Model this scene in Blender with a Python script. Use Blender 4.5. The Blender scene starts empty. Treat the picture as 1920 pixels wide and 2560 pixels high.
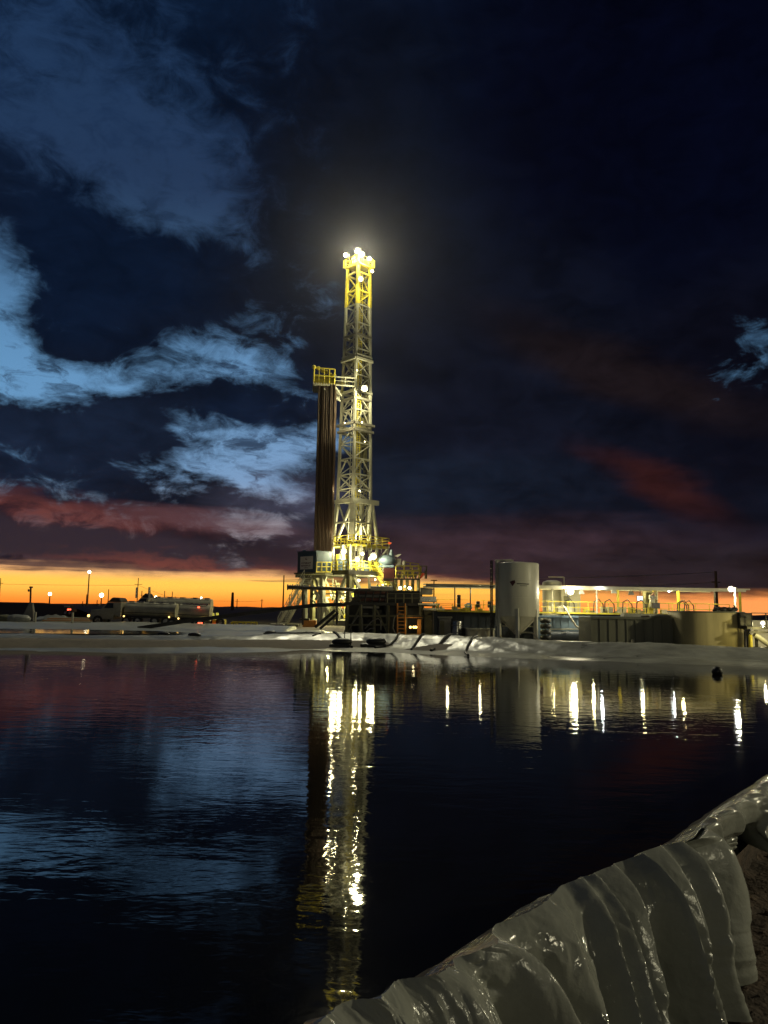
import bpy, bmesh, math, random
from mathutils import Vector, Matrix, noise as mn
R = math.radians
C = bpy.context.scene.collection
S = bpy.context.scene
random.seed(7)

# ------------------------------------------------------------------ camera
CAM = Vector((0.0, 0.0, 2.56))
PITCH, ROLL, FPX = R(7.22), R(0.93), 1923.0
cd = bpy.data.cameras.new("camera")
cam = bpy.data.objects.new("camera", cd); C.objects.link(cam)
cd.sensor_fit = 'VERTICAL'; cd.sensor_height = 36.0; cd.lens = 36.0 * FPX / 2560.0
cd.clip_start = 0.05; cd.clip_end = 20000
CM = Matrix.Rotation(R(90) + PITCH, 4, 'X') @ Matrix.Rotation(ROLL, 4, 'Z')
cam.matrix_world = Matrix.Translation(CAM) @ CM
S.camera = cam
def ray(px, py):                       # world direction seen at photo pixel (1920 x 2560)
    return CM.to_3x3() @ Vector(((px - 960) / FPX, (1280 - py) / FPX, -1.0))
def at(px, py, y):                     # the point seen there at distance y in front of the camera
    d = ray(px, py); return CAM + d * (y / d.y)
def on(px, py, z):                     # the point seen there at height z
    d = ray(px, py); return CAM + d * ((z - CAM.z) / d.z)
def azel(px, py):
    d = ray(px, py).normalized()
    return math.degrees(math.atan2(d.x, d.y)), math.degrees(math.asin(d.z))

# ------------------------------------------------------------------ render look
S.view_settings.view_transform = 'Standard'; S.view_settings.look = 'None'
S.view_settings.exposure = 0.0; S.view_settings.gamma = 1.0
S.view_settings.use_curve_mapping = False
S.render.engine = 'CYCLES'
S.cycles.use_denoising = True
try: S.cycles.denoiser = 'OPENIMAGEDENOISE'
except Exception: pass
S.cycles.max_bounces = 6; S.cycles.diffuse_bounces = 2; S.cycles.glossy_bounces = 4
S.cycles.transmission_bounces = 2; S.cycles.volume_bounces = 0
S.cycles.caustics_reflective = False; S.cycles.caustics_refractive = False
S.cycles.sample_clamp_indirect = 4.0

def lin(c):
    return tuple(((v / 255) / 12.92 if v <= 10 else (((v / 255) + 0.055) / 1.055) ** 2.4) for v in c)
# ------------------------------------------------------------------ sky after sunset
world = bpy.data.worlds.new("World"); S.world = world; world.use_nodes = True
WT = world.node_tree; WT.nodes.clear()
def wn(t, **k):
    n = WT.nodes.new(t)
    for a, v in k.items(): setattr(n, a, v)
    return n
def wl(a, b): WT.links.new(a, b)
def wm(op, a, b=None, c=None, clamp=False):
    n = wn('ShaderNodeMath', operation=op); n.use_clamp = clamp
    for i, v in enumerate((a, b, c)):
        if v is None: continue
        if isinstance(v, (int, float)): n.inputs[i].default_value = v
        else: wl(v, n.inputs[i])
    return n.outputs[0]
def wsmooth(v, lo, hi):
    n = wn('ShaderNodeMapRange', interpolation_type='SMOOTHSTEP')
    wl(v, n.inputs[0])
    n.inputs[1].default_value = lo; n.inputs[2].default_value = hi
    return n.outputs[0]
def wxyz(x, y, z):
    n = wn('ShaderNodeCombineXYZ')
    for i, v in enumerate((x, y, z)):
        if isinstance(v, (int, float)): n.inputs[i].default_value = v
        else: wl(v, n.inputs[i])
    return n.outputs[0]
def wnoise(vec, scale, detail=6, rough=0.55, lac=2.0, dist=0.0):
    n = wn('ShaderNodeTexNoise', noise_dimensions='3D'); wl(vec, n.inputs['Vector'])
    n.inputs['Scale'].default_value = scale; n.inputs['Detail'].default_value = detail
    n.inputs['Roughness'].default_value = rough; n.inputs['Lacunarity'].default_value = lac
    n.inputs['Distortion'].default_value = dist
    return wm('SUBTRACT', n.outputs['Fac'], 0.5)
def wmix(fac, a, b):
    n = wn('ShaderNodeMix', data_type='RGBA')
    if isinstance(fac, (int, float)): n.inputs[0].default_value = fac
    else: wl(fac, n.inputs[0])
    for i, v in ((6, a), (7, b)):
        if isinstance(v, tuple): n.inputs[i].default_value = lin(v) + (1,)
        else: wl(v, n.inputs[i])
    return n.outputs[2]

tc = wn('ShaderNodeTexCoord')
sx = wn('ShaderNodeSeparateXYZ'); wl(tc.outputs['Generated'], sx.inputs[0])
X, Y, Z = sx.outputs
AZ = wm('MULTIPLY', wm('ARCTAN2', X, Y), 57.29578)
EL = wm('MULTIPLY', wm('ARCSINE', Z), 57.29578)
zc = wm('ADD', wm('MAXIMUM', Z, 0.0), 0.16)
P = wxyz(wm('DIVIDE', X, zc), wm('DIVIDE', Y, zc), 0.0)          # the cloud deck seen in perspective
Q = wxyz(wm('MULTIPLY', AZ, 0.1), wm('MULTIPLY', EL, 0.16), 3.7)
H = wxyz(wm('MULTIPLY', AZ, 0.05), wm('MULTIPLY', EL, 0.45), 8.1)  # flat streaks near the horizon
big = wnoise(Q, 0.9, 7, 0.58)
big2 = wnoise(wxyz(wm('MULTIPLY', AZ, 0.1), wm('MULTIPLY', EL, 0.16), 21.3), 0.9, 7, 0.58)
fine = wnoise(P, 2.1, 9, 0.6)
med = wnoise(wxyz(wm('MULTIPLY', AZ, 0.1), wm('MULTIPLY', EL, 0.17), 40.0), 3.2, 9, 0.66, 2.1, 0.6)
fine2 = wnoise(P, 5.5, 7, 0.62)
streak = wnoise(H, 1.4, 7, 0.6)
AW = wm('MULTIPLY_ADD', big, 15.0, AZ); AW = wm('MULTIPLY_ADD', fine, 5.0, AW)
EW = wm('MULTIPLY_ADD', big2, 8.0, EL); EW = wm('MULTIPLY_ADD', fine, 3.0, EW)
W = wxyz(AW, EW, 0.0)
# gentler warp for the low bands
EB = wm('MULTIPLY_ADD', streak, 2.6, EL); EB = wm('MULTIPLY_ADD', fine, 0.8, EB)
B = wxyz(wm('MULTIPLY_ADD', big, 7.0, AZ), EB, 0.0)

def blob(vec, px, py, rx, ry, rot=0.0, soft=(0.0, 0.75)):
    a, e = azel(px, py)
    a1, _ = azel(px + rx, py); a0, _ = azel(px - rx, py)
    _, e1 = azel(px, py - ry); _, e0 = azel(px, py + ry)
    m = wn('ShaderNodeMapping', vector_type='TEXTURE'); wl(vec, m.inputs[0])
    m.inputs['Location'].default_value = (a, e, 0)
    m.inputs['Rotation'].default_value = (0, 0, R(rot))
    m.inputs['Scale'].default_value = (abs(a1 - a0) / 2, abs(e1 - e0) / 2, 1)
    g = wn('ShaderNodeTexGradient', gradient_type='SPHERICAL'); wl(m.outputs[0], g.inputs[0])
    return wsmooth(g.outputs['Fac'], *soft)
def paint(col, vec, px, py, rx, ry, c, k=1.0, rot=0.0, soft=(0.0, 0.75)):
    return wmix(wm('MULTIPLY', blob(vec, px, py, rx, ry, rot, soft), k), col, c)

# cloud colours
cl = wmix(wsmooth(AZ, -22, 16), (12, 27, 50), (5, 8, 24))
cl = wmix(wsmooth(EL, 34, 20), cl, (15, 20, 33))
cl = paint(cl, W, 1750, 300, 900, 900, (3, 5, 20), 0.9)
cl = paint(cl, W, 880, 380, 420, 700, (9, 14, 26), 0.8)
cl = paint(cl, W, 280, 650, 430, 420, (8, 20, 40), 0.9)
cl = paint(cl, W, 120, 1110, 520, 180, (22, 33, 53), 0.9)
cl = paint(cl, W, 650, 1010, 420, 200, (13, 25, 46), 0.9)
cl = paint(cl, W, 1150, 950, 700, 420, (15, 18, 31), 0.8)
cl = paint(cl, W, 1850, 1000, 500, 500, (8, 8, 18), 0.8)
cl = paint(cl, B, 1050, 1210, 560, 130, (21, 29, 44), 0.8)
cl = paint(cl, B, 1560, 930, 560, 110, (27, 20, 22), 0.8, -24)
cl = paint(cl, B, 1640, 1210, 330, 75, (50, 24, 24), 0.9, -27, (0, 1))
cl = paint(cl, B, 1200, 1380, 900, 120, (52, 38, 46), 1.0)
cl = paint(cl, B, 1750, 1420, 600, 90, (34, 29, 36), 0.9)
cl = paint(cl, B, 720, 1260, 260, 110, (66, 66, 84), 0.8)
bl = wm('MULTIPLY_ADD', med, 1.6, 1.0)
bk = wn('ShaderNodeVectorMath', operation='SCALE'); wl(cl, bk.inputs[0]); wl(wm('MAXIMUM', wm('MULTIPLY_ADD', fine, 1.8, bl), 0.25), bk.inputs['Scale']); cl = bk.outputs[0]
# clear sky showing between them
sk = wmix(wsmooth(EL, 30, 14), (26, 56, 94), (90, 144, 190))
sk = wmix(wsmooth(EL, 9.5, 6), sk, (138, 158, 180))
nis = wn('ShaderNodeTexSky', sky_type='NISHITA'); nis.sun_disc = False
nis.sun_elevation = R(0.5); nis.sun_rotation = R(-4); nis.altitude = 300
nadd = wn('ShaderNodeMix', data_type='RGBA', blend_type='ADD'); nadd.inputs[0].default_value = 0.02
wl(sk, nadd.inputs[6]); wl(nis.outputs[0], nadd.inputs[7]); sk = nadd.outputs[2]
# openings
op = wm('MULTIPLY', big2, 0.9)
op = wm('MULTIPLY_ADD', med, 2.6, op)
op = wm('MULTIPLY_ADD', fine, 1.2, op)
op = wm('MULTIPLY_ADD', fine2, 1.1, op)
op = wm('MULTIPLY_ADD', wsmooth(AZ, -8, 3), -0.8, op)
def hole(acc, k, *a, **kw): return wm('MULTIPLY_ADD', blob(W2, *a, soft=(0.0, 1.0), **kw), k, acc)
AW2 = wm('MULTIPLY_ADD', big, 7.0, AZ); AW2 = wm('MULTIPLY_ADD', fine, 6.0, AW2)
EW2 = wm('MULTIPLY_ADD', big2, 4.0, EL); EW2 = wm('MULTIPLY_ADD', fine, 4.0, EW2)
W2 = wxyz(AW2, EW2, 0.0)
for (k, px, py, rx, ry, rot) in (
        (1.2, 230, 290, 700, 500, -10), (0.55, 480, 480, 240, 240, 0), (-1.0, 120, 500, 420, 190, -22), (-1.0, 330, 690, 330, 190, -10),
        (1.3, -10, 720, 190, 320, 10), (1.55, 60, 925, 360, 120, -10), (-0.5, 230, 850, 200, 80, 0), (0.75, 370, 930, 240, 110, 15),
        (0.85, 570, 915, 230, 120, -20), (0.7, 305, 700, 130, 90, 0), (0.25, 640, 850, 160, 80, 0),
        (1.5, 690, 1125, 340, 115, 10), (1.15, 600, 1210, 360, 66, -8), (0.8, 660, 1312, 190, 36, 0),
        (-0.6, 200, 1080, 420, 110, 0), (-0.55, 600, 1020, 260, 70, 0), (0.75, 480, 1085, 260, 70, 0), (1.15, 1940, 880, 280, 230, 0)):
    op = hole(op, k, px, py, rx, ry, rot=rot)
opm = wsmooth(op, -0.02, 1.32)
opm = wm('MULTIPLY', opm, wm('MULTIPLY_ADD', wsmooth(EL, 18, 30), -0.35, 1.0))
sky = wmix(opm, cl, sk)
# wisps and darker shreds drifting over the openings
c2 = wn('ShaderNodeVectorMath', operation='SCALE'); wl(cl, c2.inputs[0]); c2.inputs['Scale'].default_value = 1.7
wsp = wnoise(wxyz(wm('MULTIPLY_ADD', fine, 1.2, wm('MULTIPLY', AZ, 0.1)), wm('MULTIPLY', EL, 0.17), 90.0), 3.6, 9, 0.64, 2.1, 0.5)
sky = wmix(wm('MULTIPLY', wm('MULTIPLY', wsmooth(wsp, -0.04, 0.18), wm('MULTIPLY_ADD', wsmooth(EL, 16, 26), -0.4, 0.85)), wsmooth(opm, 0.03, 0.5)), sky, c2.outputs[0])
# sunset-lit cloud bands over the horizon on the left
brk = wm('MULTIPLY_ADD', med, 3.2, 0.8, clamp=True)
BR = wxyz(wm('MULTIPLY_ADD', big, 7.0, AZ), wm('MULTIPLY_ADD', med, 3.0, EB), 0.0)
sky = paint(sky, BR, 120, 1278, 640, 70, (108, 58, 54), wm('MULTIPLY', brk, 0.95), -4, (0, 1.0))
sky = paint(sky, B, 540, 1300, 330, 44, (94, 62, 66), 0.75, -5)
sky = paint(sky, BR, 180, 1362, 760, 58, (46, 38, 48), 1.0, -3, (0, 0.6))
sky = paint(sky, BR, 480, 1412, 560, 36, (118, 64, 57), wm('MULTIPLY', brk, 0.95), -1, (0, 0.9))
sky = paint(sky, B, 60, 1420, 360, 36, (66, 48, 54), 0.9, 0)
sky = paint(sky, B, 480, 1440, 560, 22, (66, 50, 58), 0.9, -1)
sky = paint(sky, B, 1050, 1446, 300, 26, (110, 62, 56), 0.6, 0)
# the clear strip along the horizon
edge = wm('MULTIPLY_ADD', wsmooth(AZ, -6, 26), -1.15, 2.35)
edge = wm('MULTIPLY_ADD', wnoise(wxyz(wm('MULTIPLY', AZ, 0.16), wm('MULTIPLY', EL, 0.5), 60.0), 1.0, 8, 0.6), 1.3, edge)
d = wm('SUBTRACT', wm('MULTIPLY_ADD', streak, 1.9, EL), edge)
glow = wsmooth(d, 0.62, -0.42)
# dark cloud streaks lying across the clear strip
glow = wm('MULTIPLY', glow, wm('SUBTRACT', 1.0, wm('MULTIPLY', wsmooth(wnoise(wxyz(wm('MULTIPLY', AZ, 0.045), wm('MULTIPLY', EL, 1.1), 77.0), 1.5, 6, 0.55), 0.06, 0.17), wm('MULTIPLY', wsmooth(EL, 0.9, 1.9), 0.75))))
g1 = wmix(wsmooth(EL, 2.6, 1.6), (248, 184, 122), (255, 192, 78))
g1 = wmix(wsmooth(EL, 1.6, -0.1), g1, (242, 126, 40))
g1 = wmix(wsmooth(AZ, 3, 24), g1, (244, 150, 80))
gk = wn('ShaderNodeVectorMath', operation='SCALE'); wl(g1, gk.inputs[0]); gk.inputs['Scale'].default_value = 1.3; g1 = gk.outputs[0]
g1 = wmix(wsmooth(wm('ABSOLUTE', AZ), 34, 75), g1, (70, 60, 70))
sky = wmix(glow, sky, g1)
below = wsmooth(EL, -0.3, -1.5)
sky = wmix(below, sky, (8, 7, 8))
bg = wn('ShaderNodeBackground'); wl(sky, bg.inputs['Color']); bg.inputs['Strength'].default_value = 1.0
wo = wn('ShaderNodeOutputWorld'); wl(bg.outputs[0], wo.inputs['Surface'])
# ------------------------------------------------------------------ materials
def mat(name, color, rough=0.6, metal=0.0, var=0.25, scale=3.0, bump=0.0, bscale=None, coat=0.0, stretch=None, spec=0.5):
    m = bpy.data.materials.new(name); m.use_nodes = True
    t = m.node_tree; b = t.nodes['Principled BSDF']
    b.inputs['Roughness'].default_value = rough; b.inputs['Metallic'].default_value = metal
    b.inputs['Specular IOR Level'].default_value = spec
    b.inputs['Coat Weight'].default_value = coat
    g = t.nodes.new('ShaderNodeNewGeometry')
    mp = t.nodes.new('ShaderNodeMapping'); t.links.new(g.outputs['Position'], mp.inputs[0])
    if stretch: mp.inputs['Scale'].default_value = stretch
    n = t.nodes.new('ShaderNodeTexNoise'); n.inputs['Scale'].default_value = scale; n.inputs['Detail'].default_value = 6
    n.inputs['Roughness'].default_value = 0.65
    t.links.new(mp.outputs[0], n.inputs['Vector'])
    r = t.nodes.new('ShaderNodeMapRange'); t.links.new(n.outputs['Fac'], r.inputs[0])
    r.inputs[1].default_value = 0.3; r.inputs[2].default_value = 0.7
    mx = t.nodes.new('ShaderNodeMix'); mx.data_type = 'RGBA'
    t.links.new(r.outputs[0], mx.inputs[0])
    mx.inputs[6].default_value = tuple(c * (1 - var) for c in color) + (1,)
    mx.inputs[7].default_value = tuple(min(1, c * (1 + var)) for c in color) + (1,)
    t.links.new(mx.outputs[2], b.inputs['Base Color'])
    rr = t.nodes.new('ShaderNodeMapRange'); t.links.new(n.outputs['Fac'], rr.inputs[0])
    rr.inputs[1].default_value = 0.3; rr.inputs[2].default_value = 0.7
    rr.inputs[3].default_value = max(0.02, rough - 0.12); rr.inputs[4].default_value = min(1, rough + 0.12)
    t.links.new(rr.outputs[0], b.inputs['Roughness'])
    if bump:
        n2 = t.nodes.new('ShaderNodeTexNoise'); n2.inputs['Scale'].default_value = bscale or scale * 4; n2.inputs['Detail'].default_value = 5
        t.links.new(mp.outputs[0], n2.inputs['Vector'])
        bp = t.nodes.new('ShaderNodeBump'); bp.inputs['Strength'].default_value = 1.0; bp.inputs['Distance'].default_value = bump
        t.links.new(n2.outputs['Fac'], bp.inputs['Height']); t.links.new(bp.outputs[0], b.inputs['Normal'])
    return m
def glow_mat(name, color, strength):
    m = bpy.data.materials.new(name); m.use_nodes = True
    b = m.node_tree.nodes['Principled BSDF']
    b.inputs['Base Color'].default_value = tuple(color) + (1,)
    b.inputs['Emission Color'].default_value = tuple(color) + (1,)
    b.inputs['Emission Strength'].default_value = strength
    return m

def water_mat():
    m = bpy.data.materials.new("pond_water"); m.use_nodes = True
    t = m.node_tree; b = t.nodes['Principled BSDF']
    b.inputs['Base Color'].default_value = (0.004, 0.004, 0.0035, 1)
    b.inputs['Roughness'].default_value = 0.03; b.inputs['IOR'].default_value = 1.33
    g = t.nodes.new('ShaderNodeNewGeometry')
    def nz(sc, stretch, det):
        mp = t.nodes.new('ShaderNodeMapping'); mp.inputs['Scale'].default_value = stretch
        mp.inputs['Rotation'].default_value = (0, 0, R(12))
        t.links.new(g.outputs['Position'], mp.inputs[0])
        n = t.nodes.new('ShaderNodeTexNoise'); n.inputs['Scale'].default_value = sc; n.inputs['Detail'].default_value = det
        n.inputs['Distortion'].default_value = 0.4
        t.links.new(mp.outputs[0], n.inputs['Vector']); return n.outputs['Fac']
    a = nz(2.2, (0.45, 1.0, 1), 3); c = nz(9.0, (0.5, 1, 1), 2); patch = nz(0.16, (1, 1, 1), 2)
    def mth(op, x, y):
        k = t.nodes.new('ShaderNodeMath'); k.operation = op
        for i, v in enumerate((x, y)):
            if isinstance(v, float): k.inputs[i].default_value = v
            else: t.links.new(v, k.inputs[i])
        return k.outputs[0]
    h = mth('ADD', mth('MULTIPLY', a, 1.0), mth('MULTIPLY', c, 0.24))
    h = mth('MULTIPLY', h, mth('ADD', mth('MULTIPLY', patch, 1.6), -0.25))
    bp = t.nodes.new('ShaderNodeBump'); bp.inputs['Strength'].default_value = 1.0
    bp.inputs['Distance'].default_value = 0.011
    t.links.new(h, bp.inputs['Height']); t.links.new(bp.outputs[0], b.inputs['Normal'])
    return m

M = dict(
    water=water_mat(),
    dirt=mat("dark_dirt", (0.045, 0.03, 0.02), 0.95, 0, 0.6, 2.0, 0.05, 14.0),
    pad=mat("caliche_pad", (0.20, 0.17, 0.13), 0.95, 0, 0.3, 0.35, 0.03, 3.0),
    hill=mat("far_dark_land", (0.035, 0.022, 0.02), 1.0, 0, 0.4, 0.02),
    liner=mat("liner_sheet", (0.205, 0.212, 0.188), 0.17, 0, 0.16, 1.1, 0.010, 11.0),
    farliner=mat("far_liner_sheet", (0.27, 0.272, 0.24), 0.38, 0, 0.3, 0.6, 0.06, 1.6),
    mast=mat("galvanised_mast_paint", (0.42, 0.415, 0.345), 0.5, 0.0, 0.25, 0.8),
    yellow=mat("yellow_safety_paint", (0.60, 0.50, 0.05), 0.5, 0, 0.3, 1.2),
    pipe=mat("rusty_drill_pipe", (0.036, 0.018, 0.008), 0.55, 0.3, 0.5, 1.0, stretch=(1, 1, 0.12)),
    blue=mat("dark_blue_cabin_paint", (0.03, 0.075, 0.115), 0.5, 0, 0.25, 0.8),
    bluegrey=mat("blue_grey_steel", (0.18, 0.25, 0.32), 0.5, 0, 0.3, 0.8, stretch=(3, 3, 0.3)),
    sign=mat("white_sign_board", (0.8, 0.77, 0.68), 0.6, 0, 0.1, 1.5),
    ink=mat("faded_red_lettering", (0.16, 0.05, 0.04), 0.7, 0, 0.2, 3),
    steel=mat("dark_oily_steel", (0.045, 0.042, 0.038), 0.45, 0.3, 0.5, 1.5),
    grey=mat("mid_grey_steel", (0.22, 0.21, 0.18), 0.5, 0.2, 0.35, 1.2),
    olive=mat("olive_drab_steel", (0.17, 0.16, 0.09), 0.55, 0.1, 0.35, 0.9),
    white=mat("off_white_paint", (0.66, 0.64, 0.51), 0.42, 0, 0.14, 0.7, stretch=(2, 2, 0.3)),
    cream=mat("cream_panel", (0.55, 0.52, 0.40), 0.55, 0, 0.15, 0.8),
    rust=mat("rusty_red_steel", (0.15, 0.05, 0.03), 0.7, 0, 0.5, 1.5),
    dusty=mat("dusty_tank_paint", (0.42, 0.40, 0.30), 0.45, 0.2, 0.3, 1.2),
    red=mat("dark_red_paint", (0.07, 0.012, 0.012), 0.5, 0, 0.3, 1.0),
    brightred=mat("bright_red_fabric", (0.75, 0.09, 0.03), 0.7, 0, 0.2, 2),
    tank=mat("grey_green_tank_steel", (0.15, 0.15, 0.11), 0.55, 0.1, 0.28, 0.9, stretch=(2.5, 2.5, 0.15)),
    tan=mat("tan_tank_steel", (0.40, 0.34, 0.17), 0.5, 0.1, 0.22, 0.9, stretch=(2.5, 2.5, 0.2)),
    navy=mat("navy_tank_steel", (0.03, 0.04, 0.055), 0.5, 0.1, 0.3, 0.8, stretch=(3, 3, 0.2)),
    black=mat("black_rubber", (0.012, 0.012, 0.011), 0.5, 0, 0.3, 3),
    chrome=mat("dull_stainless_steel", (0.42, 0.41, 0.36), 0.28, 0.85, 0.15, 1.0),
    glass=mat("dark_cab_glass", (0.02, 0.03, 0.045), 0.12, 0, 0.2, 1.0),
    wood=mat("weathered_wood_pole", (0.10, 0.055, 0.03), 0.9, 0, 0.3, 2),
    orange=mat("orange_equipment_paint", (0.5, 0.2, 0.03), 0.55, 0, 0.3, 1),
    skin=mat("person_skin", (0.35, 0.2, 0.14), 0.6, 0, 0.1, 4),
    overall=mat("pale_work_clothes", (0.45, 0.44, 0.36), 0.85, 0, 0.15, 3),
    lamp=glow_mat("floodlight_lens", (1.0, 0.88, 0.5), 16),
    lampsmall=glow_mat("small_lamp_lens", (1.0, 0.85, 0.45), 12),
    lampfar=glow_mat("far_street_lamp", (1.0, 0.86, 0.55), 14),
    lampwhite=glow_mat("cool_white_lens", (0.9, 0.94, 1.0), 18),
    screen=glow_mat("lit_screen", (0.72, 0.85, 1.0), 1.6),
    tail=glow_mat("red_tail_lamp", (1.0, 0.12, 0.05), 3.5),
    amber=glow_mat("amber_marker_lamp", (1.0, 0.62, 0.16), 5),
    panel_glow=glow_mat("glowing_yellow_panel", (0.9, 0.8, 0.1), 0.5),  # lit look of the truck panels put in as emission
)

# ------------------------------------------------------------------ builders
def root_of(o):
    while o.parent is not None: o = o.parent
    return o
class MB:
    def __init__(s): s.v = []; s.f = []
    def add(s, vs, fs):
        n = len(s.v); s.v += [Vector(v) for v in vs]; s.f += [tuple(i + n for i in f) for f in fs]; return s
    def hexa(s, p):                    # 8 corners: bottom ring then top ring
        return s.add(p, [(3, 2, 1, 0), (4, 5, 6, 7), (0, 1, 5, 4), (1, 2, 6, 5), (2, 3, 7, 6), (3, 0, 4, 7)])
    def box(s, c, size, rz=0.0):
        c = Vector(c); hx, hy, hz = size[0] / 2, size[1] / 2, size[2] / 2
        m = Matrix.Rotation(rz, 3, 'Z')
        return s.hexa([c + m @ Vector((a * hx, b * hy, e * hz)) for e in (-1, 1) for a, b in ((-1, -1), (1, -1), (1, 1), (-1, 1))])
    def beam(s, p, q, w, h=None, up=Vector((0, 0, 1))):
        p, q = Vector(p), Vector(q); h = h or w
        d = (q - p).normalized()
        if abs(d.dot(up)) > 0.98: up = Vector((0.6, 0.8, 0))
        a = d.cross(up).normalized(); b = a.cross(d).normalized()
        return s.hexa([o + a * (i * w / 2) + b * (j * h / 2) for o in (p, q) for i, j in ((-1, -1), (1, -1), (1, 1), (-1, 1))])
    def tube(s, p, q, r, r2=None, n=10, cap=True):
        p, q = Vector(p), Vector(q); r2 = r if r2 is None else r2
        d = (q - p).normalized(); up = Vector((0, 0, 1)) if abs(d.z) < 0.95 else Vector((1, 0, 0))
        a = d.cross(up).normalized(); b = a.cross(d)
        vs = [o + (a * math.cos(t) + b * math.sin(t)) * rr for o, rr in ((p, r), (q, r2)) for t in (2 * math.pi * k / n for k in range(n))]
        fs = [(k, (k + 1) % n, n + (k + 1) % n, n + k) for k in range(n)]
        if cap: fs += [tuple(range(n))[::-1], tuple(range(n, 2 * n))]
        return s.add(vs, fs)
    def path(s, pts, r, n=8):
        pts = [Vector(p) for p in pts]; vs = []; fs = []
        for i, p in enumerate(pts):
            d = (pts[min(i + 1, len(pts) - 1)] - pts[max(i - 1, 0)]).normalized()
            up = Vector((0, 0, 1)) if abs(d.z) < 0.9 else Vector((0, 1, 0))
            a = d.cross(up).normalized(); b = a.cross(d)
            vs += [p + (a * math.cos(2 * math.pi * k / n) + b * math.sin(2 * math.pi * k / n)) * r for k in range(n)]
        for i in range(len(pts) - 1):
            fs += [(i * n + k, i * n + (k + 1) % n, (i + 1) * n + (k + 1) % n, (i + 1) * n + k) for k in range(n)]
        fs += [tuple(range(n))[::-1], tuple(range((len(pts) - 1) * n, len(pts) * n))]
        return s.add(vs, fs)
    def lathe(s, c, prof, n=32):       # profile of (radius, z)
        c = Vector(c); vs = []; fs = []
        for r, z in prof:
            vs += [c + Vector((r * math.cos(2 * math.pi * k / n), r * math.sin(2 * math.pi * k / n), z)) for k in range(n)]
        for i in range(len(prof) - 1):
            fs += [(i * n + k, i * n + (k + 1) % n, (i + 1) * n + (k + 1) % n, (i + 1) * n + k) for k in range(n)]
        fs += [tuple(range(n))[::-1], tuple(range((len(prof) - 1) * n, len(prof) * n))]
        return s.add(vs, fs)
    def ball(s, c, r, n=12, sq=(1, 1, 1)):
        c = Vector(c); prof = [(max(0.001, math.sin(math.pi * i / n)), -math.cos(math.pi * i / n)) for i in range(n + 1)]
        k0 = len(s.v); s.lathe((0, 0, 0), prof, n * 2)
        for i in range(k0, len(s.v)): s.v[i] = c + Vector((s.v[i].x * sq[0], s.v[i].y * sq[1], s.v[i].z * sq[2])) * r
        return s
    def rail(s, pts, h=1.05, r=0.03, step=1.6, mids=(0.5,)):   # hand rail with posts
        pts = [Vector(p) for p in pts]; up = Vector((0, 0, 1))
        for a, b in zip(pts, pts[1:]):
            L = (b - a).length; k = max(1, round(L / step))
            for i in range(k + 1): s.beam(a.lerp(b, i / k), a.lerp(b, i / k) + up * h, r * 2)
            for f in (1.0,) + tuple(mids): s.beam(a + up * h * f, b + up * h * f, r * 1.7)
        return s
    def ladder(s, p, q, w, side, r=0.03, step=0.3):
        p, q, side = Vector(p), Vector(q), Vector(side).normalized() * w / 2
        s.beam(p - side, q - side, r * 2); s.beam(p + side, q + side, r * 2)
        k = max(2, int((q - p).length / step))
        for i in range(1, k): s.beam(p.lerp(q, i / k) - side, p.lerp(q, i / k) + side, r * 1.5)
        return s
    def build(s, name, m, parent=None, smooth=False, bevel=0.0):
        o0 = root_of(parent).location if parent is not None else Vector((0, 0, 0))
        me = bpy.data.meshes.new(name)
        me.from_pydata([tuple(v - o0) for v in s.v], [], s.f); me.update()
        me.materials.append(M[m] if isinstance(m, str) else m)
        o = bpy.data.objects.new(name, me); C.objects.link(o)
        if parent is not None: o.parent = parent
        bm = bmesh.new(); bm.from_mesh(me); bmesh.ops.recalc_face_normals(bm, faces=bm.faces); bm.to_mesh(me); bm.free()
        if smooth:
            for p in me.polygons: p.use_smooth = True
            if hasattr(me, 'set_sharp_from_angle'): me.set_sharp_from_angle(angle=R(40))
        if bevel:
            b = o.modifiers.new("edges", 'BEVEL'); b.width = bevel; b.segments = 2; b.limit_method = 'ANGLE'
        return o
def tag(o, label=None, cat=None, group=None, kind=None):
    for k, v in (('label', label), ('category', cat), ('group', group), ('kind', kind)):
        if v: o[k] = v
    return o
def thing(name, label, cat, loc=(0, 0, 0), group=None):
    o = bpy.data.objects.new(name, None); C.objects.link(o); o.location = loc; o.empty_display_size = 0.2
    return tag(o, label, cat, group)
def lamp_light(loc, power, color=(1.0, 0.9, 0.6), radius=0.15, parent=None, name="lamp_light"):
    l = bpy.data.lights.new(name, 'POINT'); l.energy = power; l.color = color; l.shadow_soft_size = radius
    o = bpy.data.objects.new(name, l); C.objects.link(o)
    o.location = Vector(loc) - (root_of(parent).location if parent is not None else Vector())
    if parent is not None: o.parent = parent
    return o
def copy_tree(o, parent=None):
    c = o.copy(); C.objects.link(c); c.parent = parent
    for ch in list(o.children): copy_tree(ch, c)
    return c
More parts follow.
